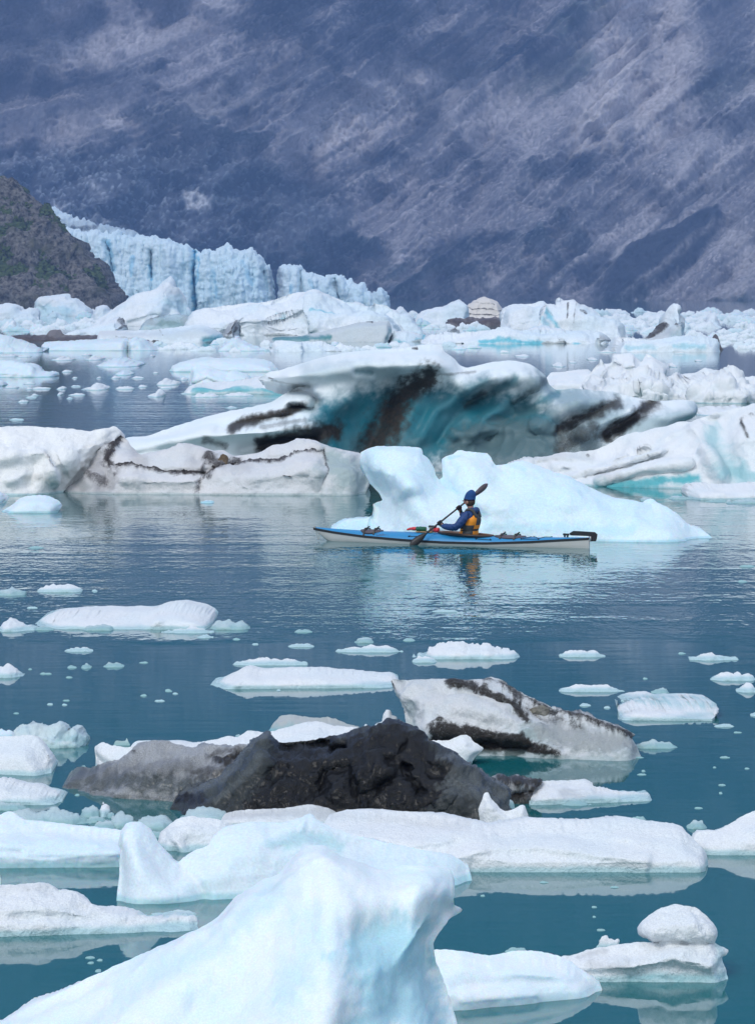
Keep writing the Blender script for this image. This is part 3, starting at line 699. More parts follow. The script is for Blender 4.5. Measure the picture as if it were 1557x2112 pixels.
def build_black_group():
    berg('ice_floe', 'long low pure white floe lying behind the grey and black ice', 'ice floe',
         [(262, 1575), (270, 1540), (285, 1527), (330, 1531), (400, 1534), (440, 1526), (470, 1518), (490, 1520), (512, 1506), (550, 1509), (590, 1500), (625, 1490), (655, 1488), (690, 1497), (740, 1500), (790, 1512), (840, 1545), (860, 1570)],
         (1572, 1574), yf=1580, T=0.8, lean=1.4, D=26, noise=0.02, scale=0.5, rk=0.5, relief=[([(470, 1530), (560, 1520), (650, 1510)], 10, 0.12), ([(560, 1525), (720, 1520)], 9, -0.1)])
    berg('ice_chunk', 'white block with a scooped underside at the left of the grey ice', 'ice chunk',
         [(200, 1582), (197, 1560), (195, 1540), (204, 1535), (214, 1532), (232, 1538), (262, 1541), (285, 1538), (296, 1560), (285, 1592)], (1580, 1590), yf=1594, lean=0.3, D=20, relief=[([(200, 1560), (215, 1578), (235, 1590)], 8, -0.08)])
    berg('ice_chunk', 'green tinted glassy ice at the foot of the scooped white block', 'ice chunk', [(180, 1592), (196, 1583), (215, 1577), (240, 1584), (250, 1594)], 1593, yf=1596, mat=CLEAR, lean=1.2)
    blob('tiny glassy bead of ice left of the scooped white block', 173, 1584, 10, 7, mat=CLEAR, name='ice_chunk', cat='ice chunk')
    berg('ice_chunk', 'green glass clear sliver standing behind the white floe, left of centre', 'ice chunk', [(234, 1536), (240, 1526), (258, 1527), (262, 1522), (266, 1528), (270, 1536)], 1537, mat=CLEAR, lean=0.4)
    berg('ice_chunk', 'grey slab of speckled ice on the far side of the white floe', 'ice chunk',
         [(548, 1512), (556, 1504), (566, 1490), (580, 1475), (612, 1476), (640, 1479), (675, 1479), (692, 1482), (716, 1494), (738, 1498), (752, 1510)], 1510, yf=1516, lean=0.9, D=18, mat=ice_mat('speckled_grey_ice', snow=(0.47, 0.50, 0.51), fine=40, bump=0.014), noise=0.03, scale=0.2,
         teal=[([(560, 1505), (620, 1500)], 14, 0.35)])
    berg('ice_chunk', 'white pointed spike of ice rising over the black ice crest', 'ice chunk', [(768, 1505), (776, 1494), (789, 1488), (792, 1474), (797, 1465), (803, 1466), (808, 1476), (817, 1479), (820, 1502)], 1505, lean=0.3, D=12, T=0.15)
    blob('small white nub of ice on the black crest, left of the pointed spike', 754, 1506, 22, 14, name='ice_chunk', cat='ice chunk', flat=0.5)
    blob('glassy lump poking out behind the white floe, under the grey slab', 497, 1523, 26, 10, mat=CLEAR, name='ice_chunk', cat='ice chunk')
    # grey silty ice
    berg('iceberg', 'grey silt covered ice hump tapering to a point at its left', 'iceberg',
         [(140, 1611), (158, 1602), (182, 1599), (230, 1581), (255, 1566), (272, 1553), (290, 1534), (318, 1530), (345, 1532), (375, 1540), (400, 1543), (425, 1537), (455, 1538), (470, 1542), (495, 1538), (515, 1540), (530, 1560), (560, 1640)],
         (1611, 1640), yf=1648, T=0.9, lean=0.8, D=46, mat=GREY, noise=0.05, scale=0.30, ridged=0.03, scal=0.02, scals=9,
         rk=0.6, relief=[([(230, 1605), (330, 1608), (420, 1600)], 14, -0.10), ([(300, 1545), (330, 1590)], 22, 0.14), ([(380, 1550), (470, 1575)], 18, 0.12), ([(440, 1568), (478, 1576), (500, 1562)], 13, -0.26), ([(200, 1600), (250, 1608), (280, 1590)], 5, 0.04)],
         dirt=[([(448, 1574), (470, 1578), (500, 1562)], 22, 0.95), ([(430, 1562), (470, 1550), (520, 1548)], 14, 0.55), ([(281, 1555), (286, 1554)], 5, 1.0), ([(400, 1600), (480, 1600)], 30, 0.55)],
         teal=[([(140, 1610), (300, 1616), (430, 1625)], 34, 0.9)], silt=[([(160, 1600), (300, 1585), (420, 1590), (500, 1600)], 30, 0.6)])
    # the black one
    berg('iceberg', 'glossy black dirt laden iceberg with a sharp crest and holes', 'iceberg',
         [(362, 1655), (372, 1640), (385, 1630), (420, 1614), (455, 1601), (468, 1585), (490, 1568), (508, 1542), (528, 1521), (542, 1513), (555, 1509), (561, 1520), (567, 1527), (578, 1536), (600, 1533), (630, 1533), (655, 1523), (680, 1515), (710, 1516), (735, 1506),
          (762, 1499), (790, 1494), (806, 1487), (822, 1487), (836, 1493), (858, 1500), (868, 1512), (884, 1530), (902, 1533), (925, 1543), (938, 1550), (950, 1563), (985, 1586), (1005, 1600), (1012, 1612), (1035, 1622), (1048, 1628), (1050, 1640), (1046, 1660), (1055, 1690)],
         (1660, 1686), yf=1692, T=0.8, lean=0.6, D=60, p=1.35, mat=BLACK, crust=0.25, step=2.2, noise=0.05, scale=0.34, ridged=0.04, scal=0.035, scals=4.0, facet=0.03, jit=2.2, sharp=0.85,
         rk=0.7, relief=[([(555, 1515), (540, 1560), (470, 1620), (420, 1660)], 26, 0.34), ([(700, 1530), (800, 1500), (880, 1545), (990, 1600)], 26, 0.25), ([(690, 1552), (705, 1550)], 11, -0.34), ([(800, 1572), (815, 1578)], 12, -0.22), ([(832, 1584), (840, 1585)], 7, -0.25),
                 ([(660, 1640), (670, 1600), (720, 1590), (745, 1640)], 14, -0.2), ([(570, 1530), (600, 1545), (680, 1535)], 10, -0.24), ([(780, 1630), (830, 1600), (860, 1640)], 16, -0.2), ([(560, 1600), (640, 1630)], 26, -0.18), ([(840, 1530), (820, 1560)], 10, -0.14),
                 ([(740, 1600), (755, 1660)], 9, 0.12), ([(905, 1560), (960, 1610), (1000, 1650)], 18, 0.14), ([(480, 1605), (410, 1640)], 6, 0.08)],
         dirt=[([(560, 1530), (700, 1520), (820, 1492), (900, 1545), (930, 1590), (880, 1690), (480, 1690), (560, 1600), (560, 1530)], 50, 1.0, 0.4), ([(365, 1650), (420, 1650)], 20, 0.9)],
         teal=[([(553, 1512), (520, 1560), (440, 1630)], 40, 0.75), ([(950, 1570), (1040, 1640), (1000, 1680)], 50, 0.45)], silt=[([(900, 1610), (980, 1620), (1030, 1660)], 60, 0.7), ([(700, 1520), (640, 1540)], 10, 0.7), ([(860, 1555), (945, 1565), (1040, 1625)], 12, 0.9), ([(553, 1512), (528, 1530), (490, 1575), (440, 1618), (380, 1640)], 12, 0.8), ([(540, 1560), (500, 1610), (450, 1650)], 10, 0.5), ([(640, 1545), (720, 1520), (800, 1495)], 9, 0.45), ([(600, 1580), (680, 1600)], 20, 0.3), ([(760, 1540), (840, 1560)], 20, 0.3)])
    berg('ice_chunk', 'jagged brown black ice wedge at the right end of the black iceberg', 'ice chunk',
         [(1005, 1640), (1012, 1604), (1030, 1598), (1048, 1603), (1058, 1599), (1068, 1598), (1078, 1604), (1095, 1607), (1117, 1609), (1112, 1617), (1104, 1622), (1098, 1632), (1103, 1642), (1098, 1648)], 1647, yf=1652, T=0.35, lean=0.35, mat=GREY, D=14, noise=0.03, scale=0.2, ridged=0.02,
         rk=0.6, relief=[([(1060, 1640), (1090, 1635)], 8, -0.16), ([(1040, 1612), (1090, 1612)], 7, 0.1)], dirt=[([(1035, 1608), (1110, 1615), (1095, 1650), (1040, 1650)], 26, 0.9)])
    blob('small clear block of ice at the black iceberg right foot, under the brown wedge', 1051, 1664, 20, 17, mat=CLEAR, name='ice_chunk', cat='ice chunk', flat=0.9, lean=0.3)
    blob('small white lump of ice resting low on the grey silty hump', 413, 1617, 30, 21, name='ice_chunk', cat='ice chunk', flat=0.6, lean=0.3, T=0.3)
    # the black and white one behind on the right
    berg('iceberg', 'white iceberg with black dirt bands, sloping down to the right behind the black one', 'iceberg',
         [(838, 1530), (839, 1490), (833, 1455), (818, 1425), (806, 1405), (814, 1398), (842, 1402), (900, 1401), (938, 1402), (962, 1404), (990, 1402), (1012, 1398), (1036, 1401), (1045, 1408), (1046, 1415), (1070, 1429), (1100, 1441), (1160, 1465), (1220, 1481), (1270, 1497), (1300, 1508), (1310, 1515),
          (1300, 1521), (1308, 1533), (1313, 1546)], (1528, 1546), yf=1556, T=1.0, lean=0.75, D=44, noise=0.06, scale=0.35, ridged=0.025, crust=0.35, scal=0.02, scals=6, step=2.2, mat=ice_mat('dirt_banded_ice', dn=1.7, speck=0.28, rough=0.45, teal_rough=0.15, silt_rough=0.2, snow=(0.72, 0.735, 0.745), fine=30, bump=0.025, teal=(0.30, 0.42, 0.43), silt=(0.38, 0.38, 0.385), dirt=(0.012, 0.011, 0.011), dirt2=(0.05, 0.045, 0.042)),
         rk=0.55, relief=[([(930, 1405), (1010, 1425), (1060, 1450), (1090, 1480)], 12, 0.26), ([(950, 1425), (1040, 1455), (1075, 1475)], 9, -0.18), ([(850, 1430), (940, 1450), (1050, 1480)], 24, 0.22), ([(845, 1460), (862, 1500)], 16, -0.14), ([(880, 1500), (960, 1505), (1060, 1520), (1150, 1550)], 16, 0.15), ([(890, 1535), (1080, 1548)], 14, -0.3),
                 ([(1110, 1500), (1200, 1500), (1300, 1530)], 26, 0.15), ([(1120, 1450), (1300, 1515)], 10, 0.12)],
         dirt=[([(925, 1406), (975, 1416), (1035, 1442), (1065, 1458), (1085, 1478)], 15, 0.95), ([(1000, 1404), (1045, 1410)], 12, 0.7), ([(1040, 1416), (1062, 1432), (1140, 1466), (1220, 1490), (1306, 1520)], 16, 0.85), ([(1040, 1440), (1120, 1480), (1200, 1500)], 10, 0.5),
               ([(888, 1500), (905, 1488), (950, 1497), (1020, 1505), (1075, 1515), (1120, 1535), (1165, 1555), (1060, 1562), (960, 1560), (880, 1550), (888, 1500)], 16, 1.0), ([(806, 1404), (836, 1470)], 3, 0.7)],
         silt=[([(1080, 1495), (1150, 1485), (1300, 1525), (1310, 1550), (1150, 1545), (1080, 1495)], 30, 0.7)], teal=[([(1090, 1510), (1200, 1525), (1310, 1545)], 44, 0.7), ([(845, 1455), (856, 1500)], 20, 0.5)])
    stone('stone', 'tan stone stuck in the sloping side of the dirt banded white iceberg', 'stone', surf('white iceberg with black dirt bands, sloping down to the right behind the black one', 1112, 1470) + Vector((0, 0.03, 0)), (0.125, 0.12, 0.075),
          rock_mat('tan_stone', (0.26, 0.25, 0.21), (0.16, 0.15, 0.13), (0.32, 0.31, 0.27), 18, 0.02), seed=4, rot=(0.1, 0.25, 0.3))
    berg('ice_chunk', 'white curled wedge of ice between the black iceberg and the dirt banded one', 'ice chunk',
         [(880, 1540), (884, 1529), (906, 1527), (922, 1526), (940, 1519), (958, 1515), (968, 1518), (978, 1530), (997, 1543), (988, 1553), (975, 1568), (972, 1575)], 1575, yf=1580, lean=0.4, D=20, p=1.6, noise=0.02, scale=0.3)
    berg('ice_chunk', 'white fin of ice standing on the near side of the black iceberg', 'ice chunk',
         [(990, 1700), (988, 1688), (986, 1668), (993, 1650), (998, 1638), (1006, 1635), (1014, 1648), (1022, 1656), (1032, 1668), (1046, 1672), (1060, 1668), (1072, 1661), (1082, 1663), (1088, 1678), (1092, 1696)], 1708, yf=1714, T=0.15, lean=0.35, D=14, noise=0.02, scale=0.2)
    berg('ice_floe', 'flat grey white plate of ice with a sharp tip, right of the brown wedge', 'ice floe',
         [(1088, 1648), (1098, 1632), (1118, 1612), (1160, 1610), (1205, 1607), (1220, 1615), (1226, 1622), (1270, 1631), (1335, 1635), (1340, 1641)], (1652, 1643), yf=1658, T=0.3, lean=5.0, D=6, noise=0.02, scale=0.25, silt=[([(1160, 1640), (1240, 1645)], 16, 0.35)])
    blob('clear rough lump of ice at the near edge of the grey white plate', 1188, 1658, 60, 14, mat=CLEAR, name='ice_chunk', cat='ice chunk', flat=0.5)
    blob('jagged bar of clear ice trailing right from the dirt banded iceberg', 1352, 1540, 90, 14, mat=CLEAR, name='ice_chunk', cat='ice chunk', flat=0.8)
    # slush and slabs between the black ice and the front floes
    berg('ice_floe', 'smooth grey white ice ledge along the black iceberg foot', 'ice floe', [(455, 1692), (465, 1676), (500, 1669), (560, 1668), (600, 1667), (640, 1662), (675, 1668), (700, 1685), (705, 1700)], 1696, yf=1702, T=0.35, lean=1.4, D=14, silt=[([(470, 1680), (680, 1680)], 24, 0.35)])
    berg('ice_floe', 'mottled white floe lump behind the pale double humped floe', 'ice floe',
         [(326, 1750), (330, 1722), (345, 1705), (368, 1690), (395, 1684), (425, 1688), (455, 1692), (480, 1700), (486, 1725), (475, 1748)], 1740, yf=1760, T=0.4, lean=0.7, D=24, noise=0.04, scale=0.3, relief=[([(360, 1720), (385, 1760)], 12, 0.1)])
    slabs = [('flat grey slab of ice at the left edge behind the broad bluish floe', 85, 1694, 210, 26, CLEAR), ('round topped clear ice lump in the slush left of the grey hump', 186, 1680, 38, 22, CLEAR), ('small white ball of ice in the slush, beside a round clear lump', 218, 1678, 22, 26, ICE),
             ('tiny clear bead of ice right of the small white ball', 230, 1684, 16, 10, CLEAR), ('flat clear plate of ice below the small white ball', 200, 1694, 44, 12, CLEAR), ('crumbled clear ice beside the broad bluish floe tip', 215, 1708, 50, 16, CLEAR),
             ('pale clear ice hump below the grey hump reflection, left one', 252, 1702, 60, 26, CLEAR), ('pale clear ice hump below the grey hump reflection, right one', 320, 1706, 90, 26, CLEAR),
             ('cracked glassy shards against the black iceberg left foot', 425, 1690, 110, 28, CLEAR), ('rough green glass ice by the black iceberg left foot', 470, 1672, 70, 18, CLEAR), ('wide thin slush plate in front of the grey hump', 300, 1724, 120, 12, CLEAR),
             ('flat wet slab of ice under the flat grey slab, left edge', 140, 1716, 130, 14, CLEAR), ('thin slush plate at the left edge below the tapered floe', 20, 1668, 80, 14, CLEAR)]
    for (lb, cx, yw, w, h, m) in slabs:
        blob(lb, cx, yw, w, h, mat=m, name='ice_chunk', cat='ice chunk', flat=0.85, lean=1.3)
    blob('clear ice lump in the gap left of the floe at the right edge', 1435, 1706, 42, 14, mat=CLEAR, name='ice_chunk', cat='ice chunk')
    blob('thin clear flake behind the long wavy floe, right of the white fin', 1316, 1690, 34, 7, mat=CLEAR, name='ice_chunk', cat='ice chunk')
    # left edge
    berg('ice_floe', 'glassy jagged toothed ice behind the smooth white dome, left edge', 'ice floe',
         [(22, 1538), (28, 1512), (38, 1500), (46, 1495), (62, 1496), (82, 1494), (98, 1499), (112, 1494), (124, 1490), (134, 1493), (137, 1504), (142, 1512), (152, 1504), (157, 1499), (163, 1508), (168, 1515), (178, 1519), (184, 1525), (180, 1532)], (1534, 1532), yf=1537, T=0.4, lean=0.5, mat=ice_mat('frosty_clear_ice', snow=(0.62, 0.72, 0.74), teal=(0.2, 0.46, 0.48), fine=30, bump=0.015, rough=0.35, tint=0.5), D=14, noise=0.06, scale=0.2, ridged=0.03, teal=[([(120, 1525), (180, 1525)], 10, 0.4)])
    berg('ice_floe', 'smooth white dome shaped floe at the left edge with a few brown specks', 'ice floe',
         [(-130, 1572), (-80, 1530), (-30, 1521), (0, 1519), (40, 1517), (66, 1515), (76, 1520), (88, 1534), (100, 1553), (110, 1572), (114, 1580)], (1572, 1583), yf=1588, T=0.7, lean=0.8, D=30, noise=0.012, scale=0.5, step=2.0, dirt=[([(98, 1560), (102, 1570)], 5, 0.55), ([(88, 1548), (94, 1554)], 4, 0.4)])
    berg('ice_floe', 'snowy floe tapering right, below the smooth dome at the left edge', 'ice floe',
         [(-90, 1644), (-40, 1612), (5, 1606), (25, 1607), (45, 1615), (75, 1619), (100, 1630), (122, 1637), (134, 1643)], (1646, 1645), yf=1650, T=0.5, lean=1.6, D=14, noise=0.03, scale=0.3)
    blob('low pale ice peeking over the smooth dome at the left edge', 5, 1522, 60, 18, mat=PALE, name='ice_chunk', cat='ice chunk', flat=0.7)

def build_middle():
    berg('ice_floe', 'long smooth white floe with a pointed hump, just left of the dirt banded iceberg', 'ice floe',
         [(436, 1407), (452, 1403), (470, 1397), (488, 1386), (500, 1378), (514, 1373), (526, 1377), (545, 1381), (580, 1379), (620, 1377), (665, 1377), (700, 1381), (740, 1386), (780, 1391), (810, 1393), (822, 1400)], (1407, 1404), yf=1412, T=0.8, lean=2.0, D=12, noise=0.015, scale=0.4, step=1.8,
         rk=0.6, relief=[([(510, 1378), (490, 1404)], 9, 0.14), ([(530, 1385), (545, 1405)], 8, -0.06)])
    berg('ice_floe', 'large white floe with a rounded hump at its right end, middle left', 'ice floe',
         [(83, 1276), (105, 1268), (130, 1263), (165, 1256), (195, 1258), (230, 1260), (280, 1261), (308, 1260), (325, 1252), (345, 1245), (375, 1241), (395, 1246), (418, 1253), (434, 1264), (442, 1270), (444, 1277)], (1277, 1278), yf=1290, T=1.6, lean=1.6, D=14, noise=0.03, scale=0.6, step=1.8,
         rk=0.5, relief=[([(130, 1270), (240, 1272), (330, 1278)], 8, 0.25), ([(350, 1255), (390, 1258), (430, 1272)], 9, 0.3)])
    S = [('small white floe with a low hump in front of the large hump ended floe', 388, 1303, 112, 12, ICE, .5), ('glassy ragged floe touching the right end of the large hump ended floe', 476, 1294, 82, 17, CLEAR, .8), ('tiny sliver of ice before the small low hump floe', 424, 1314, 34, 7, ICE, .5),
         ('grey green thin floe under the large hump ended floe, left part', 205, 1298, 70, 10, CLEAR, .8), ('ragged white floe lump at the left edge, beside the large hump ended floe', 34, 1296, 84, 25, ICE, .3), ('low bit of clear ice between the left edge lump and the large floe', 92, 1298, 40, 7, CLEAR, .8),
         ('oval white floe above the large hump ended floe, left', 126, 1218, 96, 13, ICE, .9), ('shattered green glass ice at the left edge beside the oval floe', 30, 1224, 66, 17, CLEAR, .4),
         ('white floe cut by the left edge, level with the pointed hump floe', -10, 1392, 122, 22, ICE, .9), ('thin fish shaped sliver of ice, left', 165, 1342, 60, 8, ICE, .8), ('flat crumb of ice with a ragged top, left', 236, 1374, 44, 9, CLEAR, .6), ('tiny peaked crumb of ice, left', 178, 1376, 22, 11, CLEAR, .3), ('tiny green crumb of ice left of the peaked one', 149, 1377, 20, 5, CLEAR, .8),
         ('flat speckled white slab above the pointed hump floe', 555, 1369, 160, 13, ICE, .95), ('thin flat sliver above the flat speckled slab', 622, 1333, 56, 6, ICE, .9), ('short pale green sliver, highest of the slivers left of centre', 626, 1303, 38, 5, CLEAR, .9),
         ('flat dumbbell shaped floe, centre', 760, 1342, 140, 13, ICE, .6), ('pale green chip of ice above the dumbbell floe', 751, 1324, 40, 9, CLEAR, .8), ('small pale chip above the wide centre floe', 844, 1321, 26, 5, CLEAR, .9),
         ('wide white floe with a flat top, right of the dumbbell floe', 962, 1352, 218, 27, ICE, .85), ('small oval floe at the near left of the wide flat topped floe', 875, 1364, 52, 10, ICE, .9), ('faint thin sliver alone in the ripples under the kayaker', 918, 1261, 54, 4, ICE, .9),
         ('white lens shaped floe alone on the calm water, right', 1200, 1352, 96, 12, ICE, .9), ('ragged low floe with a peak, right', 1470, 1358, 100, 16, ICE, .3), ('pointed white floe at the right edge', 1515, 1400, 108, 15, ICE, .7), ('small lumpy white floe at the right edge below the pointed one', 1540, 1424, 50, 16, ICE, .5),
         ('flat ragged bar of ice right of the dirt banded iceberg', 1217, 1424, 138, 12, ICE, .95), ('small green glassy lump, right', 1361, 1428, 38, 10, CLEAR, .6), ('thin white splinter near the right edge', 1492, 1498, 42, 5, ICE, .9),
         ('small white speck floe below the flat ragged bar', 1206, 1455, 24, 5, ICE, .9), ('tiny white speck floe, left of the green edged floe', 1251, 1460, 14, 4, ICE, .9), ('white chip at the right edge, low', 1555, 1475, 20, 7, ICE, .6)]
    for (lb, cx, yw, w, h, m, fl) in S:
        blob(lb, cx, yw, w, h, mat=m, flat=fl, lean=1.6, bulge=0.28)
    berg('ice_floe', 'green edged floe with a white flat lobe in front, right', 'ice floe',
         [(1272, 1458), (1285, 1454), (1296, 1448), (1318, 1444), (1345, 1442), (1362, 1446), (1390, 1445), (1420, 1444), (1450, 1445), (1474, 1449), (1477, 1454), (1460, 1462)], (1462, 1464), yf=1470, T=1.1, lean=4, D=8, silt=[], teal=[([(1310, 1446), (1475, 1452)], 8, 0.5)], rk=0.5, relief=[([(1300, 1462), (1400, 1464)], 8, 0.3)])
    R = random.Random(5)
    for k in range(34):
        x, y = R.choice([(R.uniform(960, 1300), R.uniform(1815, 1945)), (R.uniform(1240, 1540), R.uniform(1560, 1690)), (R.uniform(20, 360), R.uniform(1945, 2030)), (R.uniform(1000, 1540), R.uniform(1500, 1600)), (R.uniform(20, 420), R.uniform(1320, 1480)), (R.uniform(860, 1500), R.uniform(1390, 1480))])
        blob('tiny wet flake of ice afloat between the near floes', x, y, R.uniform(6, 22), R.uniform(2, 3.2), mat=CLEAR, name='ice_scrap', cat='ice scrap', group='tiny wet flakes between the near floes', flat=0.9)
    for cx, yw, w in [(95, 1390, 26), (104, 1453, 12), (134, 1454, 12), (330, 1446, 22), (347, 1424, 12), (362, 1431, 12), (488, 1319, 16), (527, 1329, 14), (196, 1219, 12), (68, 1254, 22), (1010, 1359, 12), (1405, 1348, 16), (1413, 1456, 10), (1284, 1446, 10), (160, 1640, 10), (1540, 1168, 36), (1530, 1200, 20), (1330, 1400, 10), (575, 1424, 8)]:
        blob('tiny scrap of ice afloat on the open water between the kayak and the black ice', cx, yw, w, 3.2, mat=R.choice([ICE, CLEAR]), name='ice_scrap', cat='ice scrap', group='tiny ice scraps on the open water', flat=0.9)
def build_arch_group():
    A = 'great undercut blue green iceberg with dark dirt streaks, largest in the middle distance'
    berg('iceberg', A, 'iceberg',
         [(236, 962), (258, 905), (300, 899), (330, 889), (380, 873), (450, 853), (500, 843), (530, 836), (560, 829), (590, 811), (612, 799), (640, 796), (620, 795), (585, 792), (556, 789), (534, 784), (530, 781), (546, 772), (556, 766), (580, 761), (610, 753), (645, 742), (700, 730), (760, 722),
          (820, 718), (858, 712), (870, 709), (884, 711), (910, 710), (918, 725), (938, 740), (950, 754), (966, 758), (1000, 750), (1022, 746), (1060, 744), (1092, 751), (1110, 762), (1126, 777), (1132, 793), (1150, 805), (1182, 801), (1220, 805), (1262, 808), (1300, 817), (1340, 826), (1372, 827), (1400, 825), (1430, 829), (1438, 843),
          (1430, 860), (1404, 873), (1385, 900), (1380, 962)],
         (968, 964), yf=985, T=2.8, lean=0.55, D=36, p=1.9, mat=TEAL, crust=0.2, wobk=0.6, step=2.6, noise=0.08, scale=2.5, jit=1.0, sharp=0.35, scal=0.20, scals=2.4, back=6,
         rk=0.42, scalmask=True, relief=[([(690, 860), (760, 800), (900, 785), (1100, 800), (1120, 860), (1000, 960), (720, 960), (690, 860)], 42, -2.2), ([(560, 800), (640, 812), (655, 830)], 9, -2.4), ([(600, 840), (645, 845)], 10, -2.2), ([(540, 830), (620, 815), (650, 806)], 9, 0.9), ([(600, 770), (760, 745), (930, 745)], 24, 1.6),
                 ([(640, 840), (670, 860), (720, 830)], 20, 0.9), ([(270, 920), (420, 895), (540, 890), (640, 880)], 13, 1.7), ([(400, 870), (520, 850), (600, 830)], 10, 0.8), ([(450, 885), (600, 858)], 7, -1.0), ([(500, 930), (640, 905)], 14, -1.2), ([(810, 790), (790, 860), (750, 950)], 22, -1.0),
                 ([(880, 800), (840, 880), (820, 950)], 20, 0.5), ([(970, 800), (1040, 770), (1110, 770)], 22, 1.0), ([(960, 830), (1010, 800)], 14, -0.7), ([(1060, 835), (1130, 790)], 14, -0.7), ([(1150, 890), (1270, 830)], 15, -1.1), ([(1250, 890), (1345, 838)], 15, -1.1), ([(1200, 890), (1300, 840)], 12, 0.9),
                 ([(1150, 830), (1260, 822)], 14, 0.8), ([(1360, 850), (1420, 845)], 20, 1.2), ([(940, 900), (1100, 880), (1220, 900)], 12, 0.6), ([(735, 765), (765, 768)], 9, -0.7), ([(1015, 775), (900, 850), (860, 920)], 13, 0.55), ([(1060, 780), (950, 850), (900, 920)], 12, -0.5), ([(1115, 790), (1000, 865), (960, 920)], 13, 0.55), ([(1150, 815), (1060, 865), (1010, 910)], 12, -0.5), ([(1200, 820), (1110, 875)], 12, 0.9), ([(1320, 838), (1235, 890)], 9, 0.8)],
         teal=[([(650, 830), (740, 800), (860, 790), (960, 800), (1080, 810), (1160, 850), (1150, 960), (660, 960), (640, 880), (650, 830)], 70, 1.0, 0.35), ([(1120, 800), (1250, 850), (1200, 900)], 70, 0.6), ([(560, 915), (620, 900)], 40, 0.7), ([(1370, 870), (1430, 850)], 30, 0.45), ([(600, 845), (650, 850)], 14, 0.55), ([(735, 766), (765, 770)], 14, 0.65), ([(640, 770), (850, 770)], 40, 0.28), ([(1290, 880), (1400, 870)], 40, 0.5), ([(1060, 785), (960, 850), (900, 920)], 26, 0.9), ([(1150, 812), (1060, 865), (1010, 910)], 26, 0.9), ([(1000, 785), (930, 830)], 24, 0.85)],
         dirt=[([(885, 778), (850, 800), (825, 830), (810, 870)], 54, 0.88), ([(815, 850), (780, 910), (765, 970)], 75, 0.8, 0.4), ([(480, 882), (520, 868), (560, 858), (600, 850), (625, 838)], 22, 0.85), ([(545, 920), (600, 905), (650, 895), (690, 890)], 42, 0.95), ([(425, 905), (465, 918)], 20, 0.6), ([(540, 880), (630, 868)], 12, 0.5),
               ([(1150, 888), (1200, 864), (1270, 832)], 30, 0.78), ([(1250, 898), (1290, 874), (1345, 835)], 34, 0.85), ([(965, 838), (1000, 812)], 20, 0.6), ([(1060, 830), (1125, 785)], 20, 0.5), ([(1160, 920), (1220, 880)], 40, 0.6), ([(890, 775), (980, 768)], 8, 0.5), ([(1385, 878), (1402, 870)], 8, 0.9), ([(850, 716), (860, 717)], 4, 0.9), ([(552, 779), (562, 782)], 4, 0.7), ([(560, 785), (640, 798)], 6, 0.45)],
         silt=[([(930, 905), (960, 880), (1060, 862), (1180, 875), (1240, 880), (1250, 930), (1240, 980), (890, 980), (930, 905)], 44, 0.85, 0.5), ([(1000, 800), (1110, 790)], 30, 0.35), ([(1050, 850), (1180, 850)], 30, 0.4), ([(740, 930), (850, 930)], 60, 0.45)])
    B = 'low dirty white iceberg with a black seam and a stone, left of the kayak'
    berg('iceberg', B, 'iceberg',
         [(130, 1008), (160, 990), (185, 970), (205, 935), (222, 915), (240, 896), (252, 900), (265, 912), (272, 925), (290, 938), (315, 934), (345, 930), (375, 921), (395, 920), (415, 924), (440, 931), (462, 930), (480, 940), (500, 940), (520, 936), (545, 931), (565, 922), (590, 918), (612, 911), (628, 909), (645, 911), (680, 922), (715, 930), (743, 935),
          (750, 955), (756, 980), (762, 995), (757, 1010)], (1008, 1012), yf=1018, T=2.2, lean=0.9, D=44, noise=0.16, scale=1.4, ridged=0.05, scal=0.04, scals=2.0, step=2.4,
         mat=ice_mat('dirty_firn', snow=(0.72, 0.715, 0.725), teal=(0.28, 0.40, 0.40), silt=(0.36, 0.35, 0.36), dirt=(0.02, 0.017, 0.018), dirt2=(0.06, 0.05, 0.05), fine=8, bump=0.05),
         rk=0.38, relief=[([(250, 905), (225, 960), (215, 1000)], 16, -1.1), ([(240, 968), (300, 974), (420, 976), (500, 960), (600, 942), (665, 935)], 7, -0.7), ([(300, 945), (400, 935), (470, 945)], 14, 0.6), ([(260, 990), (400, 990)], 12, 0.6), ([(520, 985), (640, 965), (660, 975)], 18, 0.9), ([(668, 940), (672, 975), (655, 1010)], 9, -0.8), ([(560, 935), (640, 920), (720, 940)], 10, 0.5), ([(415, 975), (410, 1008)], 7, -0.4)],
         dirt=[([(250, 900), (232, 930), (222, 960), (232, 968)], 22, 0.9), ([(236, 966), (280, 971), (330, 974), (420, 976)], 7, 0.9), ([(430, 950), (460, 962), (495, 955)], 20, 0.75), ([(420, 985), (470, 962)], 12, 0.7), ([(495, 962), (545, 952), (600, 944), (640, 936), (665, 934)], 6, 0.9), ([(665, 936), (673, 960), (668, 980)], 9, 0.75), ([(416, 978), (408, 1010)], 14, 0.62), ([(430, 948), (410, 975)], 8, 0.6), ([(585, 978), (600, 982)], 3, 0.9), ([(185, 985), (215, 1000)], 20, 0.55)],  # first stroke paints the shade of the left facet into the colour
         silt=[([(200, 960), (220, 1005), (160, 1005)], 50, 0.8), ([(275, 930), (290, 960)], 30, 0.5), ([(400, 950), (500, 970)], 40, 0.4)], teal=[([(690, 960), (745, 1000)], 60, 0.75, 0.4), ([(160, 1000), (185, 1005)], 14, 0.6)])
    stone('stone', 'squared brown stone sitting on the seam of the low dirty iceberg', 'stone', surf(B, 458, 962) + Vector((0, 0.05, 0.08)), (0.16, 0.17, 0.21), rock_mat('brown_stone', (0.16, 0.12, 0.08), (0.085, 0.06, 0.042), (0.24, 0.19, 0.13), 9, 0.02), seed=11, rot=(0.2, 0.15, 0.4))
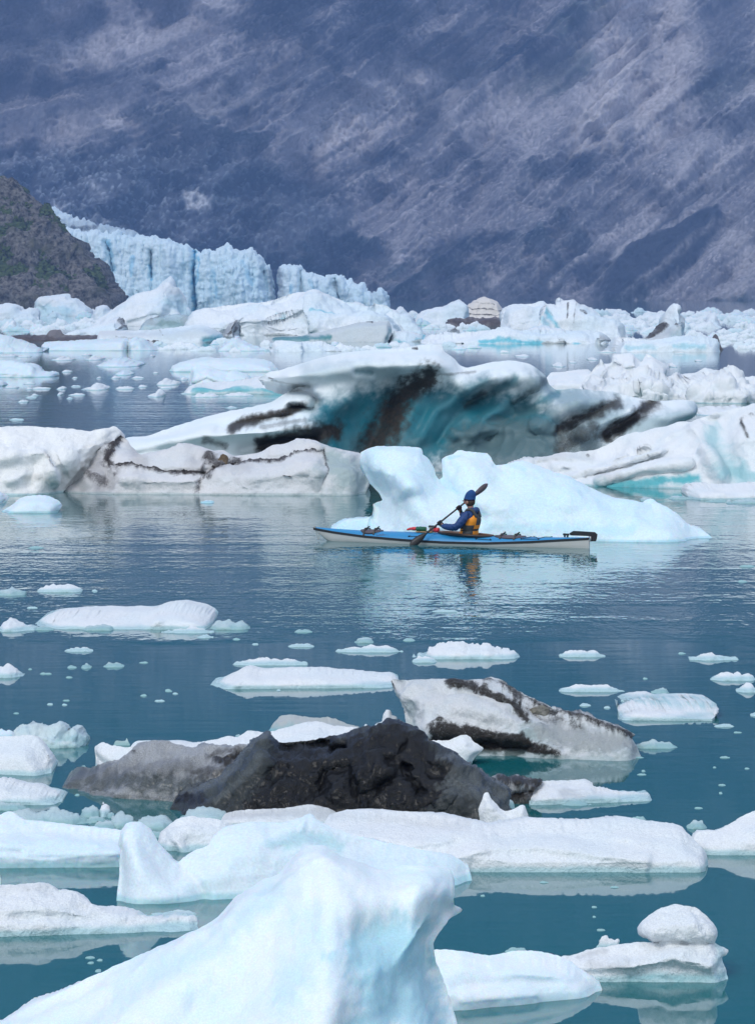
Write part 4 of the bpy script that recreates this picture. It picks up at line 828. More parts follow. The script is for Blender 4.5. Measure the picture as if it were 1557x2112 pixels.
    for k, (x, y, r) in enumerate([(441, 964, .10), (477, 958, .09), (487, 960, .07), (448, 972, .07), (468, 972, .06)]):
        stone('stone', 'small dark stone in the debris round the squared brown one', 'stone', surf(B, x, y), (r, r, r * .8), rock_mat('dark_stone', (0.05, 0.04, 0.035), (0.025, 0.02, 0.02), (0.08, 0.065, 0.055), 9, 0.02) if k == 0 else bpy.data.materials['dark_stone'], seed=20 + k, group='dark stones round the squared stone', sub=2)
    L = 'white snowy iceberg at the left edge with an overhanging right end'
    berg('iceberg', L, 'iceberg',
         [(-190, 1006), (-140, 900), (-60, 884), (0, 883), (40, 880), (70, 879), (100, 882), (150, 886), (185, 890), (205, 887), (225, 884), (236, 882), (244, 887), (247, 895), (238, 905), (236, 913), (212, 924), (204, 927), (204, 940), (198, 948), (202, 957), (190, 968), (180, 977), (165, 990), (150, 1000), (141, 1009)],
         (1014, 1009), yf=1018, T=2.4, lean=0.7, D=50, noise=0.22, scale=1.6, scal=0.03, scals=1.4, step=2.6, mat=ice_mat('old_snow', snow=(0.85, 0.855, 0.85), fine=6, bump=0.05, silt=(0.55, 0.50, 0.44), tint=0.1),
         rk=0.45, relief=[([(-60, 960), (40, 935), (100, 930), (115, 990)], 13, 0.7), ([(0, 905), (20, 930), (60, 925)], 9, -0.5), ([(105, 925), (118, 960), (135, 985)], 6, -0.6), ([(60, 1000), (70, 960)], 10, -0.4), ([(120, 900), (200, 920), (180, 960)], 16, 0.5), ([(20, 990), (50, 980)], 12, 0.5)],
         dirt=[([(102, 938), (110, 962)], 3, 0.7), ([(176, 884), (196, 887)], 4, 0.9)], silt=[([(172, 955), (180, 975)], 8, 0.5), ([(100, 930), (110, 960)], 8, 0.4), ([(60, 985), (130, 990)], 10, 0.3), ([(180, 915), (200, 912)], 8, 0.3)])
    berg('ice_floe', 'smooth pale floe floating in front of the snowy left iceberg', 'ice floe', [(8, 1052), (20, 1045), (32, 1036), (45, 1026), (62, 1022), (90, 1021), (108, 1025), (122, 1032), (130, 1042), (124, 1053)], 1053, yf=1056, T=0.9, lean=0.7, mat=PALE, D=16, noise=0.05, scale=0.8)
    blob('pale rounded chunk at the left edge beside the smooth pale floe', -10, 1034, 52, 26, mat=PALE, name='ice_chunk', cat='ice chunk', lean=.6)
    blob('small flat flake on the still water before the low dirty iceberg', 428, 1036, 30, 5, mat=PALE, name='ice_chunk', cat='ice chunk')
    blob('dim greenish flake near the left edge in the bright water', 75, 1130, 34, 4, mat=CLEAR, name='ice_chunk', cat='ice chunk')
    K = 'pale glowing two lobed iceberg right behind the kayak'
    berg('iceberg', K, 'iceberg',
         [(680, 1094), (692, 1084), (702, 1074), (715, 1068), (740, 1066), (764, 1063), (766, 1048), (768, 1038), (776, 1034), (787, 1031), (779, 1018), (768, 1004), (758, 990), (749, 968), (742, 948), (744, 932), (752, 928), (775, 923), (800, 922), (822, 921), (845, 923), (867, 925), (871, 938), (884, 950), (893, 965), (898, 980), (906, 988), (912, 984),
          (913, 960), (911, 948), (918, 942), (934, 936), (942, 928), (950, 927), (985, 930), (1005, 932), (1012, 940), (1023, 959), (1046, 957), (1060, 953), (1080, 950), (1110, 959), (1140, 973), (1170, 981), (1186, 990), (1210, 1003), (1240, 1017), (1262, 1027), (1300, 1033), (1325, 1039), (1331, 1034), (1341, 1031), (1352, 1038), (1370, 1046), (1392, 1060), (1410, 1078), (1440, 1091), (1458, 1101)],
         (1096, 1102), yf=1112, T=2.4, lean=0.55, D=60, p=1.7, mat=ice_mat('glowing_ice', sss=0.5, sssc=0.3, snow=(0.70, 0.83, 0.885), rough=0.5, tint=0.4, fine=5, bump=0.02, teal=(0.28, 0.66, 0.80)), noise=0.12, scale=1.5, step=2.6, scal=0.02, scals=1.5, sharp=0.8,
         rk=0.6, relief=[([(800, 935), (850, 970), (880, 1010), (900, 1080)], 50, 0.7), ([(905, 988), (935, 1012), (960, 1035), (990, 1070)], 12, -0.55), ([(790, 1040), (840, 1000), (880, 1000)], 16, 0.3), ([(940, 945), (990, 960), (1060, 980)], 24, 0.5), ([(1020, 962), (1050, 975)], 7, -0.3), ([(1080, 960), (1180, 1010), (1300, 1060)], 26, 0.4), ([(1050, 1000), (1120, 1050), (1200, 1080)], 24, -0.3), ([(700, 1078), (760, 1072)], 6, 0.2), ([(766, 1040), (770, 1090)], 7, -0.3)],
         teal=[([(905, 985), (940, 1015), (985, 1060)], 12, 0.3), ([(690, 1085), (760, 1080)], 20, 0.3), ([(1050, 960), (1080, 968)], 8, 0.25), ([(1000, 1085), (1300, 1095)], 20, 0.3), ([(925, 943), (945, 938)], 5, 0.5)])
    berg('iceberg', 'long ridged white iceberg sloping up to the right edge, blue green at its foot', 'iceberg',
         [(1030, 985), (1055, 960), (1075, 950), (1095, 944), (1130, 944), (1150, 938), (1190, 932), (1230, 926), (1262, 910), (1290, 898), (1320, 892), (1345, 886), (1375, 878), (1402, 868), (1425, 868), (1445, 860), (1475, 853), (1505, 846), (1535, 838), (1600, 828), (1720, 850), (1760, 1000)],
         (985, 1003), yf=1012, T=3.2, lean=0.75, D=70, noise=0.2, scale=1.8, scal=0.06, scals=1.6, step=2.6,
         rk=0.5, relief=[([(1080, 952), (1160, 948), (1240, 945), (1320, 915), (1420, 880)], 8, 0.6), ([(1140, 962), (1220, 958), (1290, 935)], 7, 0.6), ([(1170, 980), (1280, 955), (1360, 930)], 9, 0.8), ([(1240, 990), (1320, 965), (1420, 955)], 10, 0.8), ([(1110, 955), (1220, 950), (1300, 925)], 4, -0.6), ([(1160, 970), (1280, 945), (1330, 925)], 4, -0.6), ([(1210, 985), (1300, 960), (1380, 935)], 5, -0.7),
                 ([(1430, 885), (1450, 920), (1490, 980)], 14, 1.1), ([(1480, 870), (1500, 940), (1510, 980)], 20, -0.9), ([(1400, 930), (1440, 950)], 20, -0.5), ([(1520, 900), (1600, 880)], 20, 0.7)],
         teal=[([(1240, 1004), (1350, 1000), (1440, 990)], 16, 1.0), ([(1470, 900), (1490, 960), (1557, 990)], 40, 0.5), ([(1490, 970), (1600, 990)], 30, 0.6)], dirt=[([(1527, 868), (1532, 885), (1537, 898)], 8, 0.85), ([(1530, 862), (1557, 856)], 4, 0.6), ([(1208, 936), (1216, 934)], 3, 0.7)],
         silt=[([(1100, 950), (1220, 935)], 14, 0.25), ([(1240, 985), (1320, 985)], 10, 0.3)])
    berg('ice_floe', 'low white floe in the calm corner under the ridged iceberg, right edge', 'ice floe', [(1412, 1020), (1414, 1008), (1418, 999), (1432, 995), (1455, 995), (1475, 998), (1500, 998), (1540, 996), (1600, 988), (1680, 990), (1700, 1015)], (1022, 1018), yf=1030, T=2.0, lean=1.0, D=16, noise=0.06, scale=0.8)
    blob('small white chunk on the back of the low floe at the right edge', 1484, 998, 40, 18, name='ice_chunk', cat='ice chunk', lean=0.3, T=0.2)
    blob('white chunk on the low floe, cut by the right edge', 1535, 999, 66, 21, name='ice_chunk', cat='ice chunk', lean=0.3, T=0.2)
    for lb, x, y, w, h in [('thin grey brash strip before the low floe, right', 1400, 1028, 50, 6), ('small pale shard between the glowing iceberg and the low floe', 1335, 1032, 32, 8), ('grey broken brash at the right edge under the low floe', 1530, 1036, 80, 8), ('thin brash sliver under the grey strip, right', 1478, 1034, 54, 4)]:
        blob(lb, x, y, w, h, mat=CLEAR, name='ice_chunk', cat='ice chunk', flat=.6)

def build_mid_far():
    FAR2 = PALE
    berg('ice_floe', 'bright block topped white floe behind the right shoulder of the great iceberg', 'ice floe', [(1186, 806), (1198, 795), (1212, 775), (1226, 756), (1238, 741), (1246, 748), (1258, 747), (1262, 740), (1262, 729), (1280, 730), (1300, 728), (1312, 738), (1322, 745), (1332, 731), (1340, 732), (1356, 744), (1378, 755), (1376, 770), (1373, 784), (1384, 806)], 808, yf=815, T=3, lean=0.6, D=24, noise=0.3, scale=2.5, facet=0.5, mat=ICE, step=1.8,
         relief=[([(1262, 735), (1240, 770), (1222, 800)], 8, 1.0), ([(1310, 740), (1360, 770)], 10, 0.8)])
    berg('ice_floe', 'rubble heaped white floe at the right, in front of the block topped one', 'ice floe', [(1222, 826), (1236, 800), (1252, 788), (1270, 785), (1285, 775), (1310, 770), (1335, 776), (1360, 780), (1385, 786), (1410, 790), (1425, 784), (1450, 780), (1470, 776), (1485, 770), (1505, 766), (1520, 772), (1530, 785), (1540, 800), (1542, 826)], 826, yf=834, T=4, lean=1.6, D=22, noise=0.5, scale=1.6, facet=1.0, ridged=0.3, step=1.8)
    berg('ice_floe', 'white floe cut by the right edge beside the rubble heaped floe', 'ice floe', [(1525, 822), (1532, 800), (1545, 788), (1570, 778), (1620, 782), (1650, 822)], 826, yf=834, T=2, lean=1.0, noise=0.3, scale=2, facet=0.4)
    berg('ice_floe', 'flat ridge of ice rising behind the rubble heap, right', 'ice floe', [(1380, 800), (1400, 778), (1430, 772), (1455, 765), (1500, 764), (1512, 774), (1540, 775), (1600, 776), (1640, 800)], 800, yf=805, T=3, lean=1.2, noise=0.3, scale=2)
    berg('ice_floe', 'low white slab touching the block topped floe on its left', 'ice floe', [(1110, 800), (1135, 768), (1160, 766), (1185, 763), (1212, 760), (1226, 775), (1230, 800)], 802, yf=808, T=3, lean=2, noise=0.2, scale=2)
    blob('thin flat floe between the rubble heap and the ridged iceberg', 1490, 853, 130, 18, name='ice_floe', flat=.95)
    berg('ice_floe', 'smooth pale slab with a rounded back, behind the tip of the great iceberg', 'ice floe', [(353, 764), (356, 755), (375, 746), (400, 741), (425, 737), (460, 739), (500, 738), (540, 740), (562, 747), (577, 764)], 765, yf=768, T=3, lean=1.5, mat=PALE, D=12, noise=0.1, scale=2)
    berg('ice_floe', 'pale block with a square left end, in front of the smooth pale slab', 'ice floe', [(393, 792), (393, 772), (396, 756), (405, 753), (432, 754), (452, 762), (472, 768), (480, 765), (494, 768), (515, 774), (523, 792)], 794, yf=798, T=2.5, lean=0.8, mat=PALE, D=16, noise=0.2, scale=2, facet=0.2)
    berg('ice_floe', 'low snow covered raft with a green waterline, behind the great iceberg tip', 'ice floe', [(386, 806), (392, 796), (430, 788), (480, 786), (530, 776), (570, 780), (620, 790), (640, 806)], 807, yf=812, T=5, lean=3, D=10, noise=0.2, scale=2, teal=[([(400, 806), (620, 806)], 9, 0.9)])
    berg('ice_floe', 'low pale floe at the left edge in the middle distance', 'ice floe', [(-60, 776), (-30, 745), (0, 742), (30, 742), (62, 747), (80, 752), (88, 765), (118, 770), (116, 776)], 776, yf=779, T=3, lean=2, mat=PALE, D=10, noise=0.25, scale=2)
    S = [('soft white loaf of ice left of the smooth pale slab', 250, 753, 86, 17, PALE, .8), ('peaked white floe left of the pale block', 349, 792, 52, 13, ICE, .5), ('spiky low white floe in the left brash', 199, 802, 52, 13, ICE, .5), ('white floe with a pointed top below the pale block, left', 327, 816, 36, 14, ICE, .3),
         ('small dome shaped floe under the soft white loaf', 257, 772, 34, 10, PALE, .8), ('flat white floe right of the spiky low one', 258, 802, 40, 6, ICE, .8), ('flat white floe below the pale block raft', 424, 818, 56, 7, ICE, .9), ('white strip of brash below the raft, right', 490, 816, 70, 7, ICE, .6),
         ('long white brash strip before the far left shore ice', 134, 742, 52, 8, ICE, .5), ('white brash mound before the far dirty slab', 200, 741, 40, 9, ICE, .5), ('small floe at the left edge in the brash', 2, 795, 16, 10, PALE, .8), ('tiny white floe alone on the blue ripples, left', 478, 841, 24, 5, ICE, .5),
         ('flat sliver near the left edge on the blue ripples', 35, 866, 32, 3, ICE, .9), ('white lump on the lilac water right of the great iceberg', 1150, 755, 28, 9, ICE, .4), ('white lump on the lilac water before the black spike', 1385, 756, 20, 8, ICE, .5), ('thin brash line left of the block topped floe', 1250, 727, 40, 5, ICE, .5)]
    for lb, x, y, w, h, m, fl in S: blob(lb, x, y, w, h, mat=m, flat=fl, lean=1.0, bulge=0.25)
    R = random.Random(9)
    pts = [(26, 800, 28), (62, 803, 12), (62, 792, 24), (50, 770, 50), (66, 820, 22), (86, 802, 40), (128, 802, 16), (158, 797, 20), (140, 767, 20), (160, 815, 34), (145, 822, 12), (73, 816, 16), (240, 780, 18), (285, 780, 26), (295, 798, 18), (155, 780, 10), (342, 801, 26), (382, 812, 16), (205, 780, 8), (125, 814, 8), (50, 829, 20), (380, 783, 16), (322, 770, 10), (315, 735, 8), (52, 736, 30), (180, 733, 18), (20, 735, 40),
           (1075, 735, 30), (1180, 748, 14), (1290, 742, 16), (1400, 730, 24), (1320, 760, 12), (1470, 770, 12), (1220, 742, 20), (1440, 745, 14), (1040, 728, 20)]
    for x, y, w in pts:
        blob('small loose brash floe in the middle distance water', x, y, w, R.uniform(3, 6), mat=ICE, name='ice_scrap', cat='ice scrap', group='loose brash in the middle distance', flat=.7, lean=1.0)

def build_far_pack():
    def P(label, ch, ye, **k):
        k.setdefault('mat', FAR); k.setdefault('noise', 0.8); k.setdefault('scale', 5); k.setdefault('facet', 0.8); k.setdefault('step', 1.6); k.setdefault('D', 9); k.setdefault('lean', 0.9); k.setdefault('T', 4); k.setdefault('cat', 'iceberg')
        c = k.pop('cat')
        berg('iceberg', label, c, ch, ye, **k)
    P('blue faced block of ice in front of the dark headland', [(66, 652), (74, 628), (75, 621), (80, 615), (100, 611), (125, 607), (140, 604), (146, 607), (147, 614), (158, 616), (172, 626), (186, 637), (192, 652)], 652, teal=[([(80, 640), (140, 645)], 22, 0.35)])
    P('rounded pale block beside the headland foot, left edge', [(-40, 656), (-20, 632), (5, 628), (15, 625), (40, 630), (44, 640), (66, 634), (80, 640), (84, 656)], 656)
    P('small pale block between the headland and the great white wedge', [(190, 656), (198, 634), (208, 629), (222, 630), (228, 640), (240, 656)], 656)
    P('great white wedge shaped iceberg, tallest before the glacier', [(190, 672), (208, 655), (230, 640), (252, 625), (272, 610), (300, 600), (318, 596), (330, 588), (342, 576), (352, 572), (359, 580), (361, 594), (370, 594), (375, 604), (383, 616), (385, 640), (388, 672)], 672, T=7, D=26, facet=0.5, mat=FAR, relief=[([(352, 580), (340, 620), (320, 660)], 14, 2.5)], teal=[([(350, 620), (378, 640)], 24, 0.3)])
    P('low blue grey ice ridge in front of the great white wedge', [(285, 688), (300, 665), (320, 655), (340, 649), (380, 650), (400, 656), (418, 664), (425, 688)], 688, mat=CLEAR, teal=[([(330, 664), (370, 664)], 14, 0.7)], silt=[([(300, 665), (410, 660)], 16, 0.5)], dirt=[([(292, 664), (340, 650)], 4, 0.6)])
    P('dirty tan and white tilted cake of ice right of the flat dark slab', [(130, 694), (150, 682), (180, 675), (205, 668), (225, 664), (243, 658), (252, 668), (258, 675), (250, 694)], 694, dirt=[([(244, 660), (256, 672), (240, 678)], 5, 0.7)])
    P('flat dark dirt covered slab at the left', [(12, 702), (18, 694), (60, 692), (95, 690), (102, 682), (112, 679), (126, 680), (134, 689), (190, 691), (320, 694), (330, 702)], 702, yf=704, T=4, lean=2, noise=0.3, facet=0.2, dirt=[([(12, 697), (320, 698)], 14, 1.0)], mat=ice_mat('far_dirty_ice', snow=(0.2, 0.18, 0.18), dirt=(0.06, 0.05, 0.055), dirt2=(0.14, 0.12, 0.12), fine=1.5, bump=0.1, wet=False))
    P('grey white rolled floe with dark tears and a teal end', [(200, 706), (206, 684), (240, 682), (300, 680), (350, 676), (400, 670), (420, 671), (440, 682), (453, 690), (454, 704), (430, 708)], 706, T=5, D=14, facet=0.2, noise=0.3, scale=8, teal=[([(420, 702), (452, 698)], 10, 1.0)], dirt=[([(290, 702), (325, 704)], 6, 1.0), ([(330, 680), (336, 690)], 3, 0.5), ([(240, 696), (290, 700)], 4, 0.4)], silt=[([(210, 690), (440, 690)], 20, 0.25)])
    P('jagged dark grey striped tooth of ice above the teal ended floe', [(458, 694), (464, 680), (470, 668), (484, 660), (490, 659), (494, 675), (495, 694)], 698, D=8, noise=0.6, dirt=[([(470, 690), (486, 664)], 8, 0.8), ([(486, 692), (492, 670)], 4, 0.8)], silt=[([(460, 690), (494, 665)], 40, 0.8)])
    P('wide heaped white ice ridge below the glacier face', [(380, 690), (398, 650), (412, 640), (440, 632), (470, 627), (520, 624), (555, 617), (575, 610), (600, 604), (640, 601), (662, 600), (680, 606), (690, 611), (712, 620), (735, 622), (760, 626), (772, 620), (800, 625), (815, 640), (822, 655), (840, 690)], 690, T=10, D=40, lean=1.2, noise=1.5, scale=7, facet=1.5, teal=[([(640, 641), (690, 641)], 5, 0.7), ([(570, 645), (590, 646)], 4, 0.5)])
    P('tabular grey wedge of ice with a blunt right end and teal foot', [(556, 704), (565, 696), (600, 694), (640, 690), (668, 684), (690, 676), (715, 670), (740, 664), (770, 663), (803, 662), (807, 675), (808, 690), (800, 704)], 704, T=5, D=10, facet=0.15, noise=0.3, mat=ice_mat('far_grey_ice', snow=(0.60, 0.64, 0.65), teal=(0.08, 0.26, 0.28), fine=1.5, bump=0.08, wet=False), teal=[([(566, 701), (680, 697)], 9, 1.0), ([(798, 698), (806, 680)], 6, 0.7)], dirt=[([(757, 662), (768, 663)], 4, 1.0)])
    P('low teal footed floe right of the tabular grey wedge', [(806, 704), (815, 690), (835, 686), (860, 692), (878, 703)], 704, teal=[([(820, 702), (870, 701)], 8, 0.9)], facet=.3)
    P('crumbly white hump right of the wide heaped ridge', [(770, 690), (785, 650), (805, 640), (825, 650), (850, 655), (870, 690)], 690)
    P('white jagged ridge left of the striped tan ice', [(852, 668), (862, 648), (880, 638), (900, 632), (918, 630), (930, 622), (945, 617), (958, 625), (964, 632), (962, 668)], 668)
    P('tan and white ice block with dark layered stripes, far right of centre', [(945, 660), (955, 645), (962, 630), (972, 622), (985, 616), (998, 612), (1010, 617), (1024, 622), (1034, 634), (1039, 660)], 662, mat=ice_mat('far_tan_ice', snow=(0.76, 0.71, 0.65), fine=1.5, bump=0.12, wet=False, tint=0.0), facet=0.4, dirt=[([(960, 632), (1000, 636), (1034, 640)], 2.5, 0.7), ([(975, 622), (1020, 628)], 2.5, 0.5), ([(955, 645), (1000, 648), (1036, 648)], 3, 0.7)])
    P('dark dirt strip of ice under the striped tan block', [(915, 672), (930, 656), (980, 655), (1030, 657), (1062, 664), (1070, 672)], 672, T=3, facet=.2, dirt=[([(925, 662), (1060, 666)], 14, 1.0)], mat=bpy.data.materials['far_dirty_ice'])
    P('broad white ridge right of the striped tan block', [(1030, 680), (1036, 640), (1050, 630), (1085, 626), (1120, 621), (1135, 640), (1150, 680)], 680, T=7, D=16, facet=1.0)
    P('steep white ice with grey upright stripes and a blue cleft', [(1100, 694), (1118, 650), (1125, 628), (1148, 632), (1150, 618), (1165, 624), (1180, 620), (1192, 630), (1215, 636), (1230, 645), (1250, 655), (1275, 662), (1290, 694)], 694, T=8, D=22, facet=1.6, teal=[([(1130, 645), (1150, 672)], 9, 0.9), ([(1118, 655), (1130, 672)], 9, 0.5)], dirt=[([(1172, 634), (1170, 656)], 4, 0.85), ([(1186, 634), (1184, 665)], 3, 0.5), ([(1195, 644), (1210, 648)], 3, 0.7), ([(1122, 630), (1140, 650)], 3, 0.4)])
    P('long low white berg with a vivid blue underside', [(870, 708), (890, 690), (960, 684), (1000, 680), (1060, 678), (1120, 676), (1180, 678), (1235, 684), (1252, 692), (1262, 704), (1240, 707)], 707, T=6, D=12, facet=0.5, teal=[([(990, 704), (1190, 705)], 9, 1.0)], silt=[([(1240, 690), (1258, 702)], 8, 0.7)])
    P('leaning grey dirt streaked spire of ice at the right', [(1322, 704), (1345, 688), (1362, 675), (1370, 660), (1374, 645), (1382, 632), (1390, 627), (1399, 632), (1401, 648), (1412, 656), (1413, 675), (1408, 700)], 704, T=6, D=16, facet=0.5, silt=[([(1350, 690), (1390, 680), (1405, 670)], 34, 0.5)], dirt=[([(1328, 698), (1352, 684), (1370, 666)], 8, 0.95), ([(1386, 664), (1394, 662)], 6, 0.8)], teal=[([(1380, 690), (1410, 680)], 14, 0.3)])
    P('teal faced low berg in front of the leaning spire', [(1262, 724), (1268, 702), (1275, 692), (1300, 692), (1340, 698), (1400, 694), (1440, 700), (1470, 706), (1475, 724)], 724, T=5, D=12, facet=1.0, teal=[([(1290, 714), (1350, 718)], 10, 0.45), ([(1390, 716), (1450, 718)], 8, 0.5)])
    P('thin black spike of dirty ice at the far right', [(1462, 720), (1466, 708), (1470, 694), (1475, 689), (1480, 696), (1482, 708), (1488, 720)], 721, T=1.5, D=6, facet=.1, noise=0.3, dirt=[([(1475, 690), (1474, 720)], 30, 1.0)], mat=bpy.data.materials['far_dirty_ice'])
    P('blue shadowed low slab at the left edge of the far ice', [(-40, 726), (-20, 692), (0, 690), (20, 695), (40, 702), (62, 712), (90, 722), (92, 726)], 726, T=5, facet=.3, mat=PALE)
    P('long pale slab with a straight snow top, far left', [(84, 722), (92, 704), (140, 702), (200, 699), (264, 697), (268, 722)], 722, T=4, facet=.2, noise=.3, mat=PALE)
    P('pointed pale slab right of the straight topped slab, far left', [(262, 722), (268, 705), (282, 699), (295, 702), (312, 714), (325, 722)], 722, T=4, facet=.3, mat=PALE)
    P('pale blue hump in the strip of ice under the dark tooth', [(455, 722), (470, 706), (488, 699), (500, 704), (515, 710), (560, 722)], 723, T=3, mat=PALE)
    P('crinkled white strip of ice under the tabular grey wedge', [(560, 724), (568, 706), (600, 704), (640, 702), (668, 703), (690, 714), (706, 724)], 724, T=3, D=8)
    P('small knob of white ice on the far right skyline', [(1456, 668), (1462, 656), (1468, 650), (1476, 653), (1480, 668)], 668, T=2, facet=.2)
    R = random.Random(3)
    zones = [(0, 1557, 644, 656, 60, 9, 17), (0, 210, 662, 690, 14, 10, 22), (385, 560, 664, 692, 10, 8, 16), (840, 1000, 668, 700, 12, 8, 16), (1180, 1600, 654, 672, 44, 8, 16), (1230, 1600, 672, 692, 34, 8, 15), (1410, 1600, 692, 722, 22, 8, 15), (310, 600, 706, 726, 12, 8, 15), (680, 1010, 706, 726, 14, 8, 14), (500, 860, 660, 690, 8, 6, 12), (1000, 1280, 680, 700, 5, 6, 12), (1480, 1600, 700, 725, 4, 8, 14)]
    for (x0, x1, y0, y1, n, h0, h1) in zones:
        for k in range(n):
            x = x0 + (x1 - x0) * (k + R.uniform(0.1, 0.9)) / n; y = R.uniform(y0, y1); h = R.uniform(h0, h1); w = h * R.uniform(2.0, 5.0)
            blob('white block of rubble ice jammed in the far ice pack below the mountain', x, y, w, h, mat=FAR if R.random() < 0.8 else PALE, name='ice_block', cat='ice block', group='rubble ice of the far pack', flat=R.uniform(.3, .8), lean=R.uniform(.3, .8),
                 facet=0.16 * h * water_dist(y) / F * R.uniform(1, 2.5), base=(0, R.choice([0, 0, 0, 0, .12, .25]), 0), bulge=0.25, ridged=0.09 * h * water_dist(y) / F * 2, noise=0.05 * h * water_dist(y) / F * 2, step=1.5, seed=int(x * 31 + y))

def build_shore():
    g = empty('glacier', (0, water_dist(631), 0))
    tag(g, 'pale blue glacier front of upright ice towers behind the headland', 'glacier')
    def G(ch, ye, **k):
        o = berg('ice_cliff', None, None, ch, ye, mat=GLAC, step=1.7, D=14, lean=0.45, T=8, noise=0.7, scale=3.0, parent=None, skirt=4, jit=6, sharp=1.0, facet=0.6, cols=3.0, ridged=0.5, **k)
        o.parent = g; o.matrix_parent_inverse = Matrix.Translation(-g.location)
    G([(60, 640), (80, 560), (100, 500), (130, 474), (150, 470), (175, 478), (200, 476), (225, 480), (245, 475), (262, 486), (290, 486), (320, 488), (345, 494), (372, 500), (390, 508), (405, 516), (412, 522), (425, 512), (440, 518), (455, 514), (462, 504), (468, 500), (474, 503), (482, 515), (500, 516), (512, 511), (525, 514), (540, 530), (556, 548), (562, 570), (566, 640)], 631,
      relief=[([(402, 510), (398, 560), (402, 632)], 6, -9), ([(312, 520), (310, 575)], 5, -7), ([(220, 500), (235, 560)], 5, -6), ([(480, 560), (500, 620)], 30, 6), ([(350, 520), (350, 600)], 14, 5), ([(545, 560), (552, 630)], 6, -5)],
      teal=[([(402, 520), (398, 560), (403, 632)], 9, 0.95), ([(411, 530), (409, 580)], 4, 0.7), ([(310, 550), (312, 580)], 7, 0.8), ([(225, 500), (235, 560)], 9, 0.6), ([(275, 530), (272, 570)], 6, 0.5), ([(500, 540), (520, 590)], 8, 0.35), ([(160, 500), (180, 550)], 8, 0.4), ([(440, 560), (450, 610)], 10, 0.35)], silt=[([(556, 560), (562, 620)], 10, 0.6)])
    G([(575, 640), (573, 580), (576, 552), (590, 546), (610, 548), (625, 552), (640, 562), (655, 566), (668, 572), (680, 564), (700, 568), (720, 576), (740, 588), (752, 580), (760, 600), (768, 606), (775, 596), (790, 594), (800, 606), (803, 640)], 630,
      relief=[([(620, 560), (622, 620)], 5, -6), ([(690, 575), (700, 620)], 5, -6), ([(650, 580), (655, 620)], 5, 5)], teal=[([(600, 590), (602, 620)], 6, 0.5), ([(640, 580), (650, 600)], 6, 0.3)], silt=[([(576, 560), (584, 630)], 12, 0.65), ([(690, 590), (720, 620)], 16, 0.3), ([(770, 610), (800, 620)], 14, 0.3)])
    G([(20, 560), (60, 460), (95, 430), (112, 427), (130, 436), (150, 446), (180, 455), (205, 462), (240, 468), (275, 476), (300, 486), (320, 500), (330, 560)], 625, silt=[([(150, 472), (200, 470)], 12, 0.9), ([(120, 460), (300, 480)], 20, 0.4)])
    h = berg('headland', None, None, [(-700, 640), (-560, 200), (-300, 290), (-150, 340), (-60, 352), (0, 371), (20, 378), (45, 392), (62, 404), (80, 420), (98, 428), (112, 445), (124, 460), (135, 478), (146, 494), (158, 503), (172, 520), (182, 538), (195, 547), (205, 560), (214, 575), (219, 588), (227, 604), (236, 621), (242, 640)], 637, T=16, lean=0.8, D=110, p=1.6, step=3.0,
             mat=rock_mat('headland_rock', (0.30, 0.275, 0.245), (0.048, 0.045, 0.042), (0.15, 0.145, 0.10), 0.7, 1.4), noise=3.5, scale=14, ridged=3.4, jit=3, sharp=0.8, skirt=3, octv=6, back=60, facet=1.5)
    tag(h, kind='structure')
    # scrub on the headland: one mass of small leafy tufts
    Pn, Vn = SURF[None]
    R = np.random.RandomState(2)
    m = fbm(np.stack([Pn[:, 0] / 55, Pn[:, 1] / 40, Pn[:, 0] * 0], 1), 4)
    bands = paint(Pn, [([(-60, 560), (20, 560), (60, 590), (150, 610)], 44, 1), ([(0, 380), (30, 395)], 26, 1), ([(20, 430), (40, 480), (90, 470)], 30, .9), ([(100, 430), (140, 500)], 16, .7), ([(-200, 450), (0, 480)], 70, .9), ([(90, 560), (140, 590)], 24, .8), ([(60, 620), (200, 635)], 18, .6), ([(200, 560), (216, 580)], 10, .8)], m)
    cand = np.where((R.rand(len(Pn)) < np.clip(bands * 0.9 + 0.5 * (m > 0.12), 0, 1) * 1.1) & (Pn[:, 0] > -330) & (Vn[:, 2] > 0.5))[0]
    V, Fc = [], []
    for c in cand:
        r = R.uniform(0.6, 1.7)
        for k in range(9):
            n = R.normal(size=3); n /= np.linalg.norm(n); a = np.cross(n, R.normal(size=3)); a /= np.linalg.norm(a); b = np.cross(n, a)
            ctr = Vn[c] + n * r * 0.6 + np.array([0, -0.8, 0.3]); s = r * R.uniform(0.3, 0.5)
            i = len(V); V += [ctr + a * s, ctr + b * s, ctr - a * s, ctr - b * s]; Fc.append((i, i + 1, i + 2, i + 3))
    tag(np_mesh('scrub', np.array(V), np.array(Fc), plain('scrub_leaves', (0.070, 0.105, 0.026), 0.8, 0.5, 0.6), smooth=False), kind='stuff')
# ------------------------------------------------------------ kayak, paddler and gear
PB = Vector(((668 - CX) * water_dist(1115) / F, water_dist(1115), 0)); PS = Vector(((1213 - CX) * water_dist(1131) / F, water_dist(1131), 0))
KM = (PB + PS) / 2; KA = (PS - PB).normalized(); KN = Vector((-KA.y, KA.x, 0)); KL = (PS - PB).length; KROT = math.atan2(KA.y, KA.x)

def kl(px, py, ly=0.0):
    """kayak coordinates (along to the stern, across away from us, up) of the point seen at px, py on the lengthwise plane ly"""
    t = (px - CX) / F
    o = KM + KN * ly
    lx = (t * o.y - o.x) / (KA.x - t * KA.y)
    p = o + KA * lx
    return Vector((lx, ly, CH - (py - HY) * p.y / F))

def interp(xs, ys, x):
    return float(np.interp(x, xs, ys))

